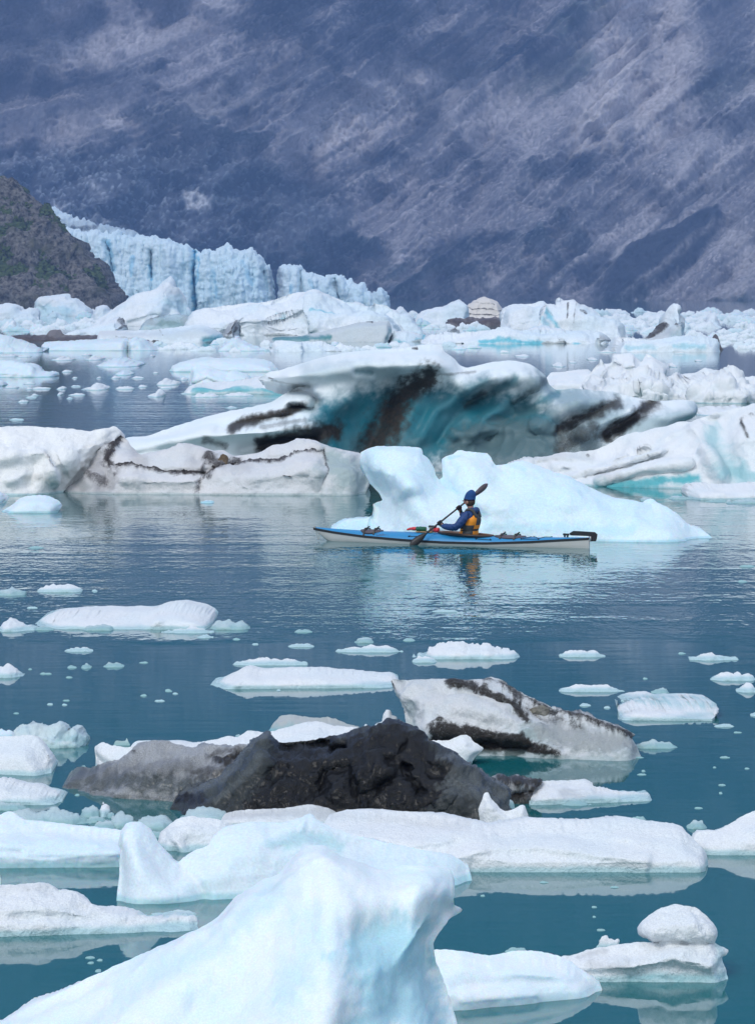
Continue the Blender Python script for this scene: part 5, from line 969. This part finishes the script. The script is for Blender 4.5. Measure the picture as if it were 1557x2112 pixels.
def smooth_obj(name, bm, mat, parent=None, smooth=True, mats=None):
    bmesh.ops.recalc_face_normals(bm, faces=bm.faces)
    me = bpy.data.meshes.new(name); bm.to_mesh(me); bm.free()
    for m in (mats or [mat]): me.materials.append(m)
    if smooth:
        for p in me.polygons: p.use_smooth = True
    o = bpy.data.objects.new(name, me); col.objects.link(o)
    if parent: o.parent = parent
    return o

def loft(bm, rings, closed=True, caps=True):
    vs = [[bm.verts.new(p) for p in r] for r in rings]
    n = len(rings[0])
    for a, b in zip(vs[:-1], vs[1:]):
        for i in range(n if closed else n - 1):
            j = (i + 1) % n
            bm.faces.new((a[i], a[j], b[j], b[i]))
    if caps and closed:
        bm.faces.new(vs[0][::-1]); bm.faces.new(vs[-1])
    return vs

def tube(bm, pts, r, n=8, closed=False):
    pts = [Vector(p) for p in pts]; rs = r if isinstance(r, (list, tuple)) else [r] * len(pts)
    rings = []
    for i, p in enumerate(pts):
        t = (pts[min(i + 1, len(pts) - 1)] - pts[max(i - 1, 0)]).normalized()
        u = t.cross(Vector((0, 0, 1)) if abs(t.z) < 0.9 else Vector((1, 0, 0))).normalized(); w = t.cross(u)
        rings.append([p + (u * math.cos(a) + w * math.sin(a)) * rs[i] for a in [2 * math.pi * k / n for k in range(n)]])
    loft(bm, rings)

def spline(pts, n=6):
    P = [Vector(p) for p in pts]; out = []
    for k in range(len(P) - 1):
        p0, p1, p2, p3 = P[max(k - 1, 0)], P[k], P[k + 1], P[min(k + 2, len(P) - 1)]
        for i in range(n):
            t = i / n
            out.append(0.5 * (2 * p1 + (p2 - p0) * t + (2 * p0 - 5 * p1 + 4 * p2 - p3) * t * t + (3 * p1 - p0 - 3 * p2 + p3) * t ** 3))
    return out + [P[-1]]

def skin(name, joints, edges, mat, parent=None, sub=2, root=0, disp=0.0, dscale=8.0):
    """one continuous body grown over a jointed skeleton: joints = [(position, radius or (rx, ry))]"""
    me = bpy.data.meshes.new(name)
    me.from_pydata([tuple(j[0]) for j in joints], edges, [])
    o = bpy.data.objects.new(name, me); col.objects.link(o)
    m = o.modifiers.new('skin', 'SKIN'); m.use_smooth_shade = True; m.branch_smoothing = 0.4
    s = o.modifiers.new('sub', 'SUBSURF'); s.levels = s.render_levels = sub
    lay = me.skin_vertices[0].data
    for i, j in enumerate(joints):
        r = j[1] if isinstance(j[1], (tuple, list)) else (j[1], j[1])
        lay[i].radius = r; lay[i].use_root = (i == root)
    dg = bpy.context.evaluated_depsgraph_get(); dg.update()
    new = bpy.data.meshes.new_from_object(o.evaluated_get(dg))
    bpy.data.objects.remove(o); bpy.data.meshes.remove(me)
    new.name = name
    if disp:
        V = np.array([v.co for v in new.vertices]); N = np.array([v.normal for v in new.vertices])
        V = V + N * (disp * fbm(V * dscale, 3, 0.6, True))[:, None]
        new.vertices.foreach_set('co', V.astype(np.float32).ravel())
    new.materials.clear(); new.materials.append(mat)
    for p in new.polygons: p.use_smooth = True
    o = bpy.data.objects.new(name, new); col.objects.link(o)
    if parent: o.parent = parent
    return o

def lettering(name, text, size, mat, parent, M, shear=0.0, depth=0.001):
    cu = bpy.data.curves.new(name, 'FONT'); cu.body = text; cu.size = size; cu.shear = shear; cu.extrude = depth; cu.align_x = 'CENTER'; cu.align_y = 'CENTER'
    o = bpy.data.objects.new(name, cu); col.objects.link(o)
    dg = bpy.context.evaluated_depsgraph_get(); dg.update()
    me = bpy.data.meshes.new_from_object(o.evaluated_get(dg)); bpy.data.objects.remove(o)
    me.name = name; me.materials.clear(); me.materials.append(mat)
    o = bpy.data.objects.new(name, me); col.objects.link(o); o.parent = parent; o.matrix_local = M
    return o

def build_kayak():
    blue = plain('kayak_blue', (0.022, 0.235, 0.50), 0.28, 0.05, 4); white = plain('kayak_white', (0.56, 0.56, 0.55), 0.35, 0.08, 3)
    black = plain('black_trim', (0.012, 0.012, 0.014), 0.4, 0.2); brown = plain('coaming_brown', (0.16, 0.085, 0.055), 0.5, 0.25, 14)
    hatch = plain('hatch_plum', (0.085, 0.068, 0.082), 0.5, 0.15); rope = plain('rope', (0.42, 0.40, 0.36), 0.9); steel = plain('rudder_steel', (0.5, 0.5, 0.5), 0.35, metal=1.0)
    K = empty('kayak', KM, KROT)
    tag(K, 'long blue and white sea kayak with a black seam line and raised rudder', 'kayak')
    x0, x1 = kl(648, 1100).x, kl(1215, 1120).x
    T = [0, .015, .04, .08, .13, .2, .3, .4, .5, .6, .7, .8, .87, .93, .97, 1.0]
    def prof(t):
        b = interp([0, .02, .05, .15, .3, .45, .55, .7, .85, .95, 1], [.012, .03, .06, .145, .23, .28, .285, .24, .15, .07, .03], t)
        zs = interp([0, .08, .2, .35, .5, .65, .8, .9, 1], [.222, .168, .112, .072, .052, .056, .098, .140, .180], t)
        zd = interp([0, .02, .08, .2, .35, .5, .65, .8, .92, 1], [.255, .252, .235, .212, .215, .212, .178, .178, .195, .205], t)
        zk = interp([0, .015, .03, .05, .1, .3, .7, .95, 1], [.19, .10, .03, -.02, -.075, -.10, -.10, -.08, -.06], t)
        return b, zs, zd, zk
    hb, db, sb = bmesh.new(), bmesh.new(), bmesh.new()
    hr, dr, sr = [], [], []
    TT = np.unique(np.concatenate([np.linspace(0, 1, 70), T]))
    for t in TT:
        b, zs, zd, zk = prof(t); x = x0 + (x1 - x0) * t
        if t < .05: x = x0 + (x1 - x0) * t
        hr.append([Vector((x + (0.16 * (1 - min(t / .06, 1)) * (zs - z) / .2), y, z)) for y, z in [(-b, zs), (-b * .97, zs * .6 + zk * .4), (-b * .80, zs * .25 + zk * .75), (-b * .35, zk * .98), (0, zk), (b * .35, zk * .98), (b * .80, zs * .25 + zk * .75), (b * .97, zs * .6 + zk * .4), (b, zs)]])
        dr.append([Vector((x, y, z)) for y, z in [(b, zs + .002), (b * .93, zs + (zd - zs) * .35), (b * .62, zs + (zd - zs) * .80), (b * .25, zs + (zd - zs) * .98), (0, zd), (-b * .25, zs + (zd - zs) * .98), (-b * .62, zs + (zd - zs) * .80), (-b * .93, zs + (zd - zs) * .35), (-b, zs + .002)]])
        e = .006; h = .022
        sr.append([Vector((x, s_ * (b + q), zs + z)) for s_, q, z in [(-1, -.004, h), (-1, e, h), (-1, e, -h), (-1, -.004, -h)]])
    loft(hb, hr, closed=False); loft(db, dr, closed=False)
    for rg, bm_ in ((hr, hb), (dr, db)):
        for r in (rg[0], rg[-1]):
            vs = [bm_.verts.new(p) for p in r]; bm_.faces.new(vs)
    loft(sb, sr); loft(sb, [[Vector((p.x, -p.y, p.z)) for p in r] for r in sr])
    r = sr[0]; loft(sb, [[p + Vector((-.012, 0, 0)) for p in r], [Vector((p.x - .012, -p.y, p.z)) for p in r]])
    hull = smooth_obj('hull', hb, white, K); deck = smooth_obj('deck', db, blue, K); smooth_obj('seam_band', sb, black, K, False)
    def deck_z(x, y=0.0):
        b, zs, zd, zk = prof((x - x0) / (x1 - x0)); q = min(abs(y) / b, 1)
        return zs + (zd - zs) * interp([0, .25, .62, .93, 1], [1, .98, .80, .35, 0], q)
    # cockpit rim
    ca, cb = kl(905, 1094).x, kl(1018, 1102).x; cx, rl = (ca + cb) / 2, (cb - ca) / 2
    def ring(rs, z_off, w):
        pts = []
        for k in range(41):
            a = 2 * math.pi * k / 40; x = cx + rl * rs * math.cos(a); y = w * rs * math.sin(a)
            pts.append(Vector((x, y, deck_z(cx) + z_off + (cx - x) * 0.045)))
        return pts
    bm = bmesh.new(); tube(bm, ring(1.0, -.004, .235), .02, 6); co = smooth_obj('cockpit_coaming', bm, black, K)
    bm = bmesh.new(); a, b = ring(1.0, .026, .235), ring(.84, .020, .195); loft(bm, [a, b, [p - Vector((0, 0, .05)) for p in b], [p - Vector((0, 0, .05)) for p in a], a], False); smooth_obj('coaming_rim', bm, brown, co)
    bm = bmesh.new(); vs = [bm.verts.new(p + Vector((0, 0, -.012))) for p in ring(.86, .012, .20)[:-1]]; bm.faces.new(vs); smooth_obj('cockpit_dark_disc', bm, black, K, False)  # added black disc imitates the shade inside the cockpit opening; deck is uncut
    # hatches
    for pa, pb, wd in ((745, 790, .16), (1020, 1084, .17)):
        xa, xb = kl(pa, 1095).x, kl(pb, 1100).x; hx, hl = (xa + xb) / 2, (xb - xa) / 2
        bm = bmesh.new(); rings = []
        for rs, dz in ((1.0, -.02), (1.02, .008), (.97, .022), (.6, .030), (.05, .032)):
            rings.append([Vector((hx + hl * rs * math.cos(t), wd * rs * math.sin(t), deck_z(hx + hl * rs * math.cos(t), wd * rs * math.sin(t) * .8) + dz)) for t in [2 * math.pi * k / 28 for k in range(28)]])
        loft(bm, rings); hc = smooth_obj('hatch_cover', bm, hatch, K)
        bm = bmesh.new()
        for f in (-.45, .45):
            x = hx + hl * f
            loft(bm, [[Vector((x + dx, y, max(deck_z(x, y) + .012, deck_z(x) + .034 if abs(y) < wd else 0) + dz)) for dx, dz in ((-.016, 0), (.016, 0), (.016, .008), (-.016, .008))] for y in np.linspace(-wd * 1.12, wd * 1.12, 9)])
            for sx in (-1, 1): tube(bm, [(x - .05 * sx, -.02 * sx, deck_z(x) + .045), (x, 0, deck_z(x) + .055), (x + .045, .02 * sx, deck_z(x) + .085)], .011, 5)
        smooth_obj('strap', bm, black, hc, False)
    # bungee and perimeter lines with their fittings
    def line(name, pts, r=.006):
        bm = bmesh.new(); P3 = [Vector((x, y, deck_z(x, y) + .008)) for x, y in pts]; tube(bm, spline(P3, 4), r, 6)
        for p in P3[::max(1, len(P3) - 1)]: bmesh.ops.create_icosphere(bm, subdivisions=1, radius=.018, matrix=Matrix.Translation(p))
        return smooth_obj(name, bm, black, K)
    X = lambda p: kl(p, 1100).x
    for a, b in ((852, 882), (990, 1020)):
        xa, xb = X(a), X(b)
        line('deck_line', [(xa, -.215), (xb, -.215)]); line('deck_line', [(xa, -.215), ((xa + xb) / 2, 0), (xb, .2)]); line('deck_line', [(xb, -.215), ((xa + xb) / 2, .0), (xa, .2)])
    xa, xb, xc = X(1080), X(1115), X(1135)
    line('deck_line', [(xa, -.15), (xb, -.13)]); line('deck_line', [(xa, -.15), (xa + .12, -.06), ((xa + xb) / 2, .08)]); line('deck_line', [(xb, -.13), (xb - .1, -.02), (xa + .1, .1)]); line('deck_line', [(xb, -.13), (xb + .08, -.03), (xc, .06)])
    # rudder, raised on the stern
    pts = [(1174, 1100), (1182, 1095), (1195, 1095.5), (1226, 1097.5), (1231, 1102), (1230, 1110), (1228, 1116.5), (1219.5, 1116.5), (1219, 1106), (1200, 1105), (1180, 1104.5), (1176, 1104)]
    L = [kl(x, y) for x, y in pts]; bm = bmesh.new()
    loft(bm, [[p + Vector((0, -.016, 0)) for p in L], [p + Vector((0, .016, 0)) for p in L]]); rd = smooth_obj('rudder', bm, black, K, False)
    bm = bmesh.new(); p = kl(1217, 1108); q = kl(1218, 1117); tube(bm, [p + Vector((0, 0, .02)), q], .014, 8); tube(bm, [kl(1214, 1107), p], .012, 6); smooth_obj('rudder_hinge', bm, steel, rd)
    bm = bmesh.new(); a, b = kl(1161, 1102), kl(1173, 1102.5)
    tube(bm, [a, b], .020, 8); tube(bm, [a + Vector((.03, 0, 0)), a + Vector((.03, 0, -.05))], .018, 6); tube(bm, [b - Vector((.03, 0, 0)), b + Vector((-.03, 0, -.05))], .018, 6); smooth_obj('rudder_rest', bm, black, K)
    bm = bmesh.new()
    tube(bm, spline([kl(653, 1087), kl(652, 1094), kl(654, 1103), kl(657, 1113), kl(659, 1105), kl(655, 1095), kl(651, 1090)], 5), .006, 6); tube(bm, [kl(649, 1088, -.04), kl(649, 1087, .04)], .014, 6)
    smooth_obj('bow_line', bm, rope, K)
    bm = bmesh.new(); bmesh.ops.create_icosphere(bm, subdivisions=2, radius=.028, matrix=Matrix.Translation(kl(649.5, 1088.5)) @ Matrix.Diagonal((1, .7, .9, 1))); smooth_obj('bow_cap', bm, black, K)
    # names on hull and deck
    p = kl(955, 1120.8, -.292); lettering('hull_lettering', 'NORTHWEST KAYAKS', .046, black, hull, Matrix.Translation((p.x, -.2875, p.z)) @ Matrix.Rotation(math.radians(90), 4, 'X') )
    x = X(797); b, zs, zd, zk = prof((x - x0) / (x1 - x0))
    lettering('deck_script', 'Cadence', .085, plain('script_blue', (0.02, 0.09, 0.22), 0.4), deck, Matrix.Translation((x, -b * .86, zs + (zd - zs) * .52)) @ Matrix.Rotation(math.radians(4), 4, 'Y') @ Matrix.Rotation(math.radians(62), 4, 'X'), 0.35)

    M = K.matrix_basis if False else (Matrix.Translation(KM) @ Matrix.Rotation(KROT, 4, 'Z'))
    # ---- things on the fore deck
    xb = X(877); zb = deck_z(xb)
    bd = empty('deck_board', M @ Vector((xb, 0, zb + .006)), KROT); tag(bd, 'thin tan board strapped on the fore deck under the green bottle', 'board')
    bm = bmesh.new(); L = (X(893) - X(860)) / 2
    loft(bm, [[Vector((sx * L, y, z)) for sx, y in ((-1, -.10), (1, -.10), (1, .10), (-1, .10))] for z in (0, .016)]); smooth_obj('panel', bm, plain('tan_board', (0.46, 0.30, 0.16), .6), bd, False)
    bm = bmesh.new(); tube(bm, [(-L * .5, -.11, .02), (-L * .5, .11, .02)], .007, 6); tube(bm, [(L * .4, -.11, .02), (L * .4, .11, .02)], .007, 6); smooth_obj('strap', bm, black, bd)
    def lathe(bm, prof_, n=18):
        loft(bm, [[Vector((x, r * math.cos(a), r * math.sin(a))) for a in [2 * math.pi * k / n for k in range(n)]] for x, r in prof_])
    bt = empty('water_bottle', M @ Vector((X(859), -.03, deck_z(X(869)) + .064)), KROT); tag(bt, 'green bottle with a red spout lying on the tan deck board', 'bottle')
    bl = X(880) - X(859)
    bm = bmesh.new(); lathe(bm, [(0.0, .026), (.015, .042), (.03, .044), (bl * .38, .044), (bl * .40, .050), (bl * .46, .050), (bl * .48, .044), (bl * .97, .044), (bl, .036)]); smooth_obj('bottle_body', bm, plain('green_plastic', (0.006, 0.115, 0.055), .3, .1), bt)
    bm = bmesh.new(); lathe(bm, [(-.085, .020), (-.075, .034), (-.01, .036), (.004, .030)]); tube(bm, spline([(-.07, 0, 0), (-.12, 0, -.004), (-.165, 0, -.018), (-.185, 0, -.02)], 3), [.026] * 4 + [.022] * 3 + [.018] * 3, 10); smooth_obj('cap', bm, plain('red_plastic', (0.62, 0.035, 0.045), .35, .1), bt)
    tp = empty('deck_pump', M @ Vector((X(886), .0, deck_z(X(890)) + .05)), KROT); tag(tp, 'stubby black and red hand pump lying right of the green bottle', 'pump')
    bm = bmesh.new(); lathe(bm, [(0, .030), (.005, .038), (.10, .038), (.105, .03)]); smooth_obj('handle', bm, plain('dull_pink', (0.25, 0.10, 0.11), .4), tp)
    bm = bmesh.new(); lathe(bm, [(.10, .03), (.102, .046), (.19, .046), (.20, .03)]); smooth_obj('red_barrel', bm, bpy.data.materials['red_plastic'], tp)
    bm = bmesh.new(); loft(bm, [[Vector((x, y, .045 + z)) for y, z in ((-.04, 0), (.04, 0), (.045, .022), (.03, .04), (-.03, .04), (-.045, .022))] for x in (-.01, .005, .11, .125)]); smooth_obj('black_case', bm, black, tp)

    # ---- paddle
    lo, hi = kl(846, 1126, -.55), kl(1007, 998, .55)
    d = (hi - lo).normalized(); PL = (hi - lo).length
    pad = empty('paddle', M @ lo, KROT); tag(pad, 'black double bladed paddle held across by the kayaker', 'paddle')
    bm = bmesh.new(); tube(bm, [d * (.30 + (PL - .60) * k / 10) for k in range(11)], .0165, 10); smooth_obj('shaft', bm, black, pad)
    def blade(s, e, roll, wd, mat):
        ax_ = (e - s).normalized(); L_ = (e - s).length
        u = ax_.cross(Vector((math.sin(roll), -math.cos(roll), .15))).normalized(); n_ = ax_.cross(u)
        bm = bmesh.new(); rings = []
        for k in range(13):
            t = k / 12; w = wd * interp([0, .12, .35, .6, .8, .93, 1], [.17, .35, .78, 1, .96, .6, .12], t)
            c = s + ax_ * L_ * t + n_ * (.05 * (t - .2) ** 2)
            rib = .017 * (1 - t) + .003
            rings.append([c + u * (w * f) + n_ * h for f, h in ((-1, .003), (-.5, .005), (-.12, rib), (.12, rib), (.5, .005), (1, .003), (1, -.003), (.12, -rib), (-.12, -rib), (-1, -.003))])
        loft(bm, rings); return smooth_obj('blade', bm, mat, pad)
    dk = plain('blade_black', (0.014, 0.013, 0.014), .45, .2); wine = plain('blade_plum', (0.085, 0.06, 0.075), .4, .2)
    blade(d * .42, Vector((0, 0, 0)), 0.35, .074, dk); blade(d * (PL - .46), d * PL, 1.05, .056, wine)

    # ---- paddler, facing the bow, torso turned so that the back shows
    skinm = plain('skin', (0.42, 0.22, 0.16), .5, .1); jack = NT('blue_jacket'); v = jack.coord(); n = jack.noise(v, 9, 5, .6); n2 = jack.noise(v, 40, 3)
    jm = jack.set(color=jack.mix(n, (0.006, 0.030, 0.125), (0.013, 0.062, 0.23)), rough=.6, normal=jack.bump(n, 1.0, .03))
    ly = lambda px, py, y: M @ kl(px, py, y)
    pel, wai, che, nkb, nk, hd, cr_ = ly(966, 1108, 0), ly(968, 1092, 0), ly(974, 1070, 0), ly(972, 1054, 0), ly(970, 1046, 0), ly(967.5, 1035, 0), ly(969, 1021, 0)
    sN, eN, wN, hN = ly(963, 1062, -.19), ly(940, 1088, -.33), ly(914, 1087, -.20), ly(906, 1085, -.16)
    sF, eF, wF, hF = ly(982, 1060, .17), ly(968, 1082, .36), ly(951, 1059, .22), ly(945, 1053, .12)
    t1 = (906 - 846) / (1007 - 846); t2 = (945 - 846) / (1007 - 846)
    gN, gF = M @ (lo + d * PL * .375), M @ (lo + d * PL * .617)     # grips on the shaft
    hipN, hipF, knN, knF, ftN, ftF = (M @ Vector((kl(966, 1108).x + a, b, c)) for a, b, c in ((-.02, -.10, .06), (-.02, .10, .06), (-.50, -.14, .13), (-.50, .14, .13), (-.95, -.08, .03), (-.95, .08, .03)))
    nose = hd + (KA * -.115) + Vector((0, 0, -.012)) + KN * .0
    J = [(pel, (.15, .12)), (wai, (.13, .11)), (che, (.09, .08)), (nkb, .058), (nk, .058), (hd, (.080, .092)), (cr_ - Vector((0, 0, .03)), (.074, .085)),
         (sN, .026), (eN, .032), (wN, .028), (gN + (wN - gN) * .25, .036), (sF, .026), (eF, .032), (wF, .028), (gF + (wF - gF) * .25, .036), (hipN, .085), (knN, .06), (ftN, .05), (hipF, .085), (knF, .06), (ftF, .05), (nose, .018), (hd - KA * .085, .05)]
    E = [(0, 1), (1, 2), (2, 3), (3, 4), (4, 5), (5, 6), (2, 7), (7, 8), (8, 9), (9, 10), (2, 11), (11, 12), (12, 13), (13, 14), (0, 15), (15, 16), (16, 17), (0, 18), (18, 19), (19, 20), (5, 22), (22, 21)]
    P = skin('person', J, E, skinm)
    tag(P, 'kayaker in a blue hat and jacket with an orange and charcoal life vest', 'person')
    # ears
    skin('jacket', [(pel, (.16, .13)), (wai, (.155, .13)), (che, (.165, .135)), (nkb - Vector((0, 0, .01)), (.085, .085)), (nk + KA * .01, .066), (sN, .092), ((sN + eN) / 2, .076), (eN, .066), ((eN + wN) / 2, .058), (wN.lerp(gN, .3), .046), (sF, .088), (eF, .068), (wF.lerp(gF, .25), .047)],
         [(0, 1), (1, 2), (2, 3), (3, 4), (2, 5), (5, 6), (6, 7), (7, 8), (8, 9), (2, 10), (10, 11), (11, 12)], jm, P, 3, disp=.012, dscale=14)
    # hood bunched behind the neck
    hq = nkb + KA * .075 + Vector((0, 0, .005))
    skin('hood', [(hq + KN * -.10 + Vector((0, 0, .015)) - KA * .05, .046), (hq + KN * -.05 + Vector((0, 0, .01)), .066), (hq + KA * .045 + Vector((0, 0, -.025)), .075), (hq + KN * .06, .066), (hq + KN * .10 - KA * .05, .038)], [(0, 1), (1, 2), (2, 3), (3, 4)], jm, P, 2, root=2, disp=.008, dscale=18)
    # life vest: a padded shell round the torso, charcoal with orange panels
    og = plain('vest_orange', (0.85, 0.29, 0.010), .6, .15, 8, .01); ch_ = plain('vest_charcoal', (0.050, 0.053, 0.056), .7, .2, 10, .01)
    lat = (sF - sN); lat.z = 0; lat.normalize(); bk = Vector((lat.y, -lat.x, 0))
    if bk.dot(KA) < 0: bk = -bk
    bm = bmesh.new(); rings = []; n = 36
    base = pel + Vector((0, 0, .02)); top = nkb + Vector((0, 0, -.045)) + bk * .01
    levels = [(0, .185, .150), (.06, .195, .160), (.2, .195, .160), (.27, .180, .148), (.31, .192, .160), (.5, .196, .165), (.7, .190, .165), (.84, .165, .155), (.94, .128, .125), (1.0, .095, .095)]
    axis_pt = lambda t: base.lerp(wai, min(t / .35, 1)) if t < .35 else (wai.lerp(che, (t - .35) / .4) if t < .75 else che.lerp(top, (t - .75) / .25))
    for t, rx, ry in levels:
        c = base.lerp(top, t) * .4 + axis_pt(t) * .6; c.z = base.z + (top.z - base.z) * t
        ring_ = []
        for k in range(n):
            a = 2 * math.pi * k / n; ca_, sa_ = math.cos(a), math.sin(a); e_ = .75
            ring_.append(c + lat * (rx * math.copysign(abs(ca_) ** e_, ca_)) + bk * (ry * math.copysign(abs(sa_) ** e_, sa_)))
        rings.append(ring_)
    loft(bm, rings)
    bm.faces.ensure_lookup_table()
    for f in bm.faces:
        c = f.calc_center_median(); t = (c.z - base.z) / (top.z - base.z); cc = c - (base.lerp(top, t) * .4 + axis_pt(max(0, min(1, t))) * .6)
        ang = math.degrees(math.atan2(cc.dot(bk), -cc.dot(lat)))    # 0 = near side, 90 = back, -90 = chest
        org = False
        if 48 < ang < 160 and (.02 < t < .26 or .30 < t < .56) and not 88 < ang < 98: org = True
        if 5 < ang < 62 and .46 < t < .90: org = True
        if -100 < ang < -8 and t < .34: org = True
        if -100 < ang < -40 and t > .45: org = True
        f.material_index = 1 if org else 0
    sbm = smooth_obj('life_vest', bm, ch_, P, mats=[ch_, og])
    sub = sbm.modifiers.new('round', 'SUBSURF'); sub.levels = sub.render_levels = 1
    for nm, pt in (('shoulder_strap', sN), ('shoulder_strap', sF)):
        bm = bmesh.new(); a = nkb.lerp(pt, .55)
        tube(bm, spline([che + (pt - che) * .4 + bk * .13, a + bk * .07 + Vector((0, 0, .055)), a - bk * .05 + Vector((0, 0, .05)), che + (pt - che) * .4 - bk * .13], 4), .030, 8); smooth_obj(nm, bm, ch_, sbm)
    bm = bmesh.new(); w0 = base.lerp(top, .27); w0.z += 0
    c = base.lerp(top, .27) * .4 + axis_pt(.27) * .6; c.z = base.z + (top.z - base.z) * .27
    tube(bm, [c + lat * (.19 * math.cos(a)) + bk * (.158 * math.sin(a)) for a in [2 * math.pi * k / 28 for k in range(29)]], .011, 6); smooth_obj('waist_belt', bm, plain('belt_black', (0.015, 0.015, 0.016), .5), sbm)
    # hat, hair, face
    up = (cr_ - hd).normalized(); bm = bmesh.new(); rings = []
    hb_ = hd + up * .035
    for t, r in ((0, 1.0), (.01, 1.04), (.03, 1.05), (.035, 1.0), (.07, .99), (.11, .92), (.145, .78), (.17, .56), (.188, .32), (.196, .08)):
        rings.append([hb_ + up * t + (KA * (.108 * math.cos(a)) + KN * (.094 * math.sin(a))) * r * (1 + .015 * math.sin(6 * a) * (t > .04)) + KA * t * .12 for a in [2 * math.pi * k / 24 for k in range(24)]])
    loft(bm, rings); knit = NT('blue_knit'); kv = knit.coord(); kn = knit.noise(kv, 60, 3); km = knit.set(color=knit.mix(kn, (0.008, 0.045, 0.17), (0.018, 0.085, 0.28)), rough=.95, normal=knit.bump(kn, 1, .01))
    hat = smooth_obj('knit_hat', bm, km, P)
    bm = bmesh.new(); loft(bm, [[hb_ + up * t + (KA * (.112 * math.cos(a)) + KN * (.098 * math.sin(a))) for a in [2 * math.pi * k / 24 for k in range(24)]] for t in (-.008, .022)]); smooth_obj('hat_band', bm, plain('band_dark', (0.02, 0.012, 0.03), .9), hat)
    bm = bmesh.new(); rings = []
    for t, r in ((.03, 1.0), (0, 1.03), (-.03, .98), (-.055, .86), (-.07, .7)):
        rings.append([hd + up * (t - .005) + (KA * (.098 * math.cos(a)) + KN * (.086 * math.sin(a))) * r * 1.02 + KA * .012 for a in [math.radians(g) for g in np.linspace(-108, 108, 22)]])
    loft(bm, rings, False); hair = smooth_obj('hair', bm, plain('brown_hair', (0.045, 0.026, 0.017), .7, .4, 50), P); so = hair.modifiers.new('thick', 'SOLIDIFY'); so.thickness = .012
    bm = bmesh.new()
    for s_ in (-1, 1): bmesh.ops.create_icosphere(bm, subdivisions=2, radius=.5, matrix=Matrix.Translation(hd + KN * (.088 * s_) - KA * .005 - up * .005) @ Matrix.Rotation(KROT, 4, 'Z') @ Matrix.Diagonal((.04, .022, .065, 1)))
    smooth_obj('ear', bm, skinm, P)
    bm = bmesh.new()
    for s_ in (-1, 1): bmesh.ops.create_icosphere(bm, subdivisions=2, radius=.011, matrix=Matrix.Translation(hd - KA * .118 + KN * (.034 * s_) + up * .018))
    smooth_obj('eye', bm, plain('eye_dark', (0.03, 0.025, 0.02), .2), P)
    bm = bmesh.new(); tube(bm, [hd - KA * .122 + KN * y - up * (.048 + abs(y) * .1) for y in (-.024, -.012, 0, .012, .024)], [.003, .006, .007, .006, .003], 6); smooth_obj('mouth', bm, plain('lips', (0.30, 0.11, 0.09), .5), P)
    # gloves: five fingers curled round the shaft
    gl = plain('glove_black', (0.016, 0.014, 0.016), .7, .2)
    wd_ = (Matrix.Rotation(KROT, 3, 'Z') @ d).normalized()
    for g, w, sg in ((gN, wN, 1), (gF, wF, -1)):
        to = (g - w); to = (to - wd_ * to.dot(wd_)).normalized(); out = wd_.cross(to).normalized() * sg
        J = [(w, .040), (w.lerp(g, .45), (.040, .036)), (g - to * .045, (.046, .034))]; E = [(0, 1), (1, 2)]
        for f, (o_, ln, rr) in enumerate(((-.036, .92, .0095), (-.012, 1.0, .0102), (.012, .97, .0100), (.035, .80, .0088))):
            b0 = g - to * .034 + wd_ * o_ + out * .022
            pts = [b0, g + to * .006 * ln + wd_ * o_ + out * .034, g + to * .033 * ln + wd_ * o_ + out * .010, g + to * .026 * ln + wd_ * o_ - out * .022]
            k = len(J); J += [(p, rr + (.003 if q == 0 else 0)) for q, p in enumerate(pts)]; E += [(2, k), (k, k + 1), (k + 1, k + 2), (k + 2, k + 3)]
        k = len(J); th = [g - to * .030 - wd_ * .035 * sg - out * .012, g - to * .004 - wd_ * .045 * sg - out * .030, g + to * .022 - wd_ * .030 * sg - out * .030]
        J += [(th[0], .015), (th[1], .0125), (th[2], .011)]; E += [(1, k), (k, k + 1), (k + 1, k + 2)]
        skin('glove', J, E, gl, P, 2)
build_water()
build_mountain()
build_shore()
build_far_pack()
build_mid_far()
build_arch_group()
build_near()
build_black_group()
build_middle()
build_kayak()
build_haze()
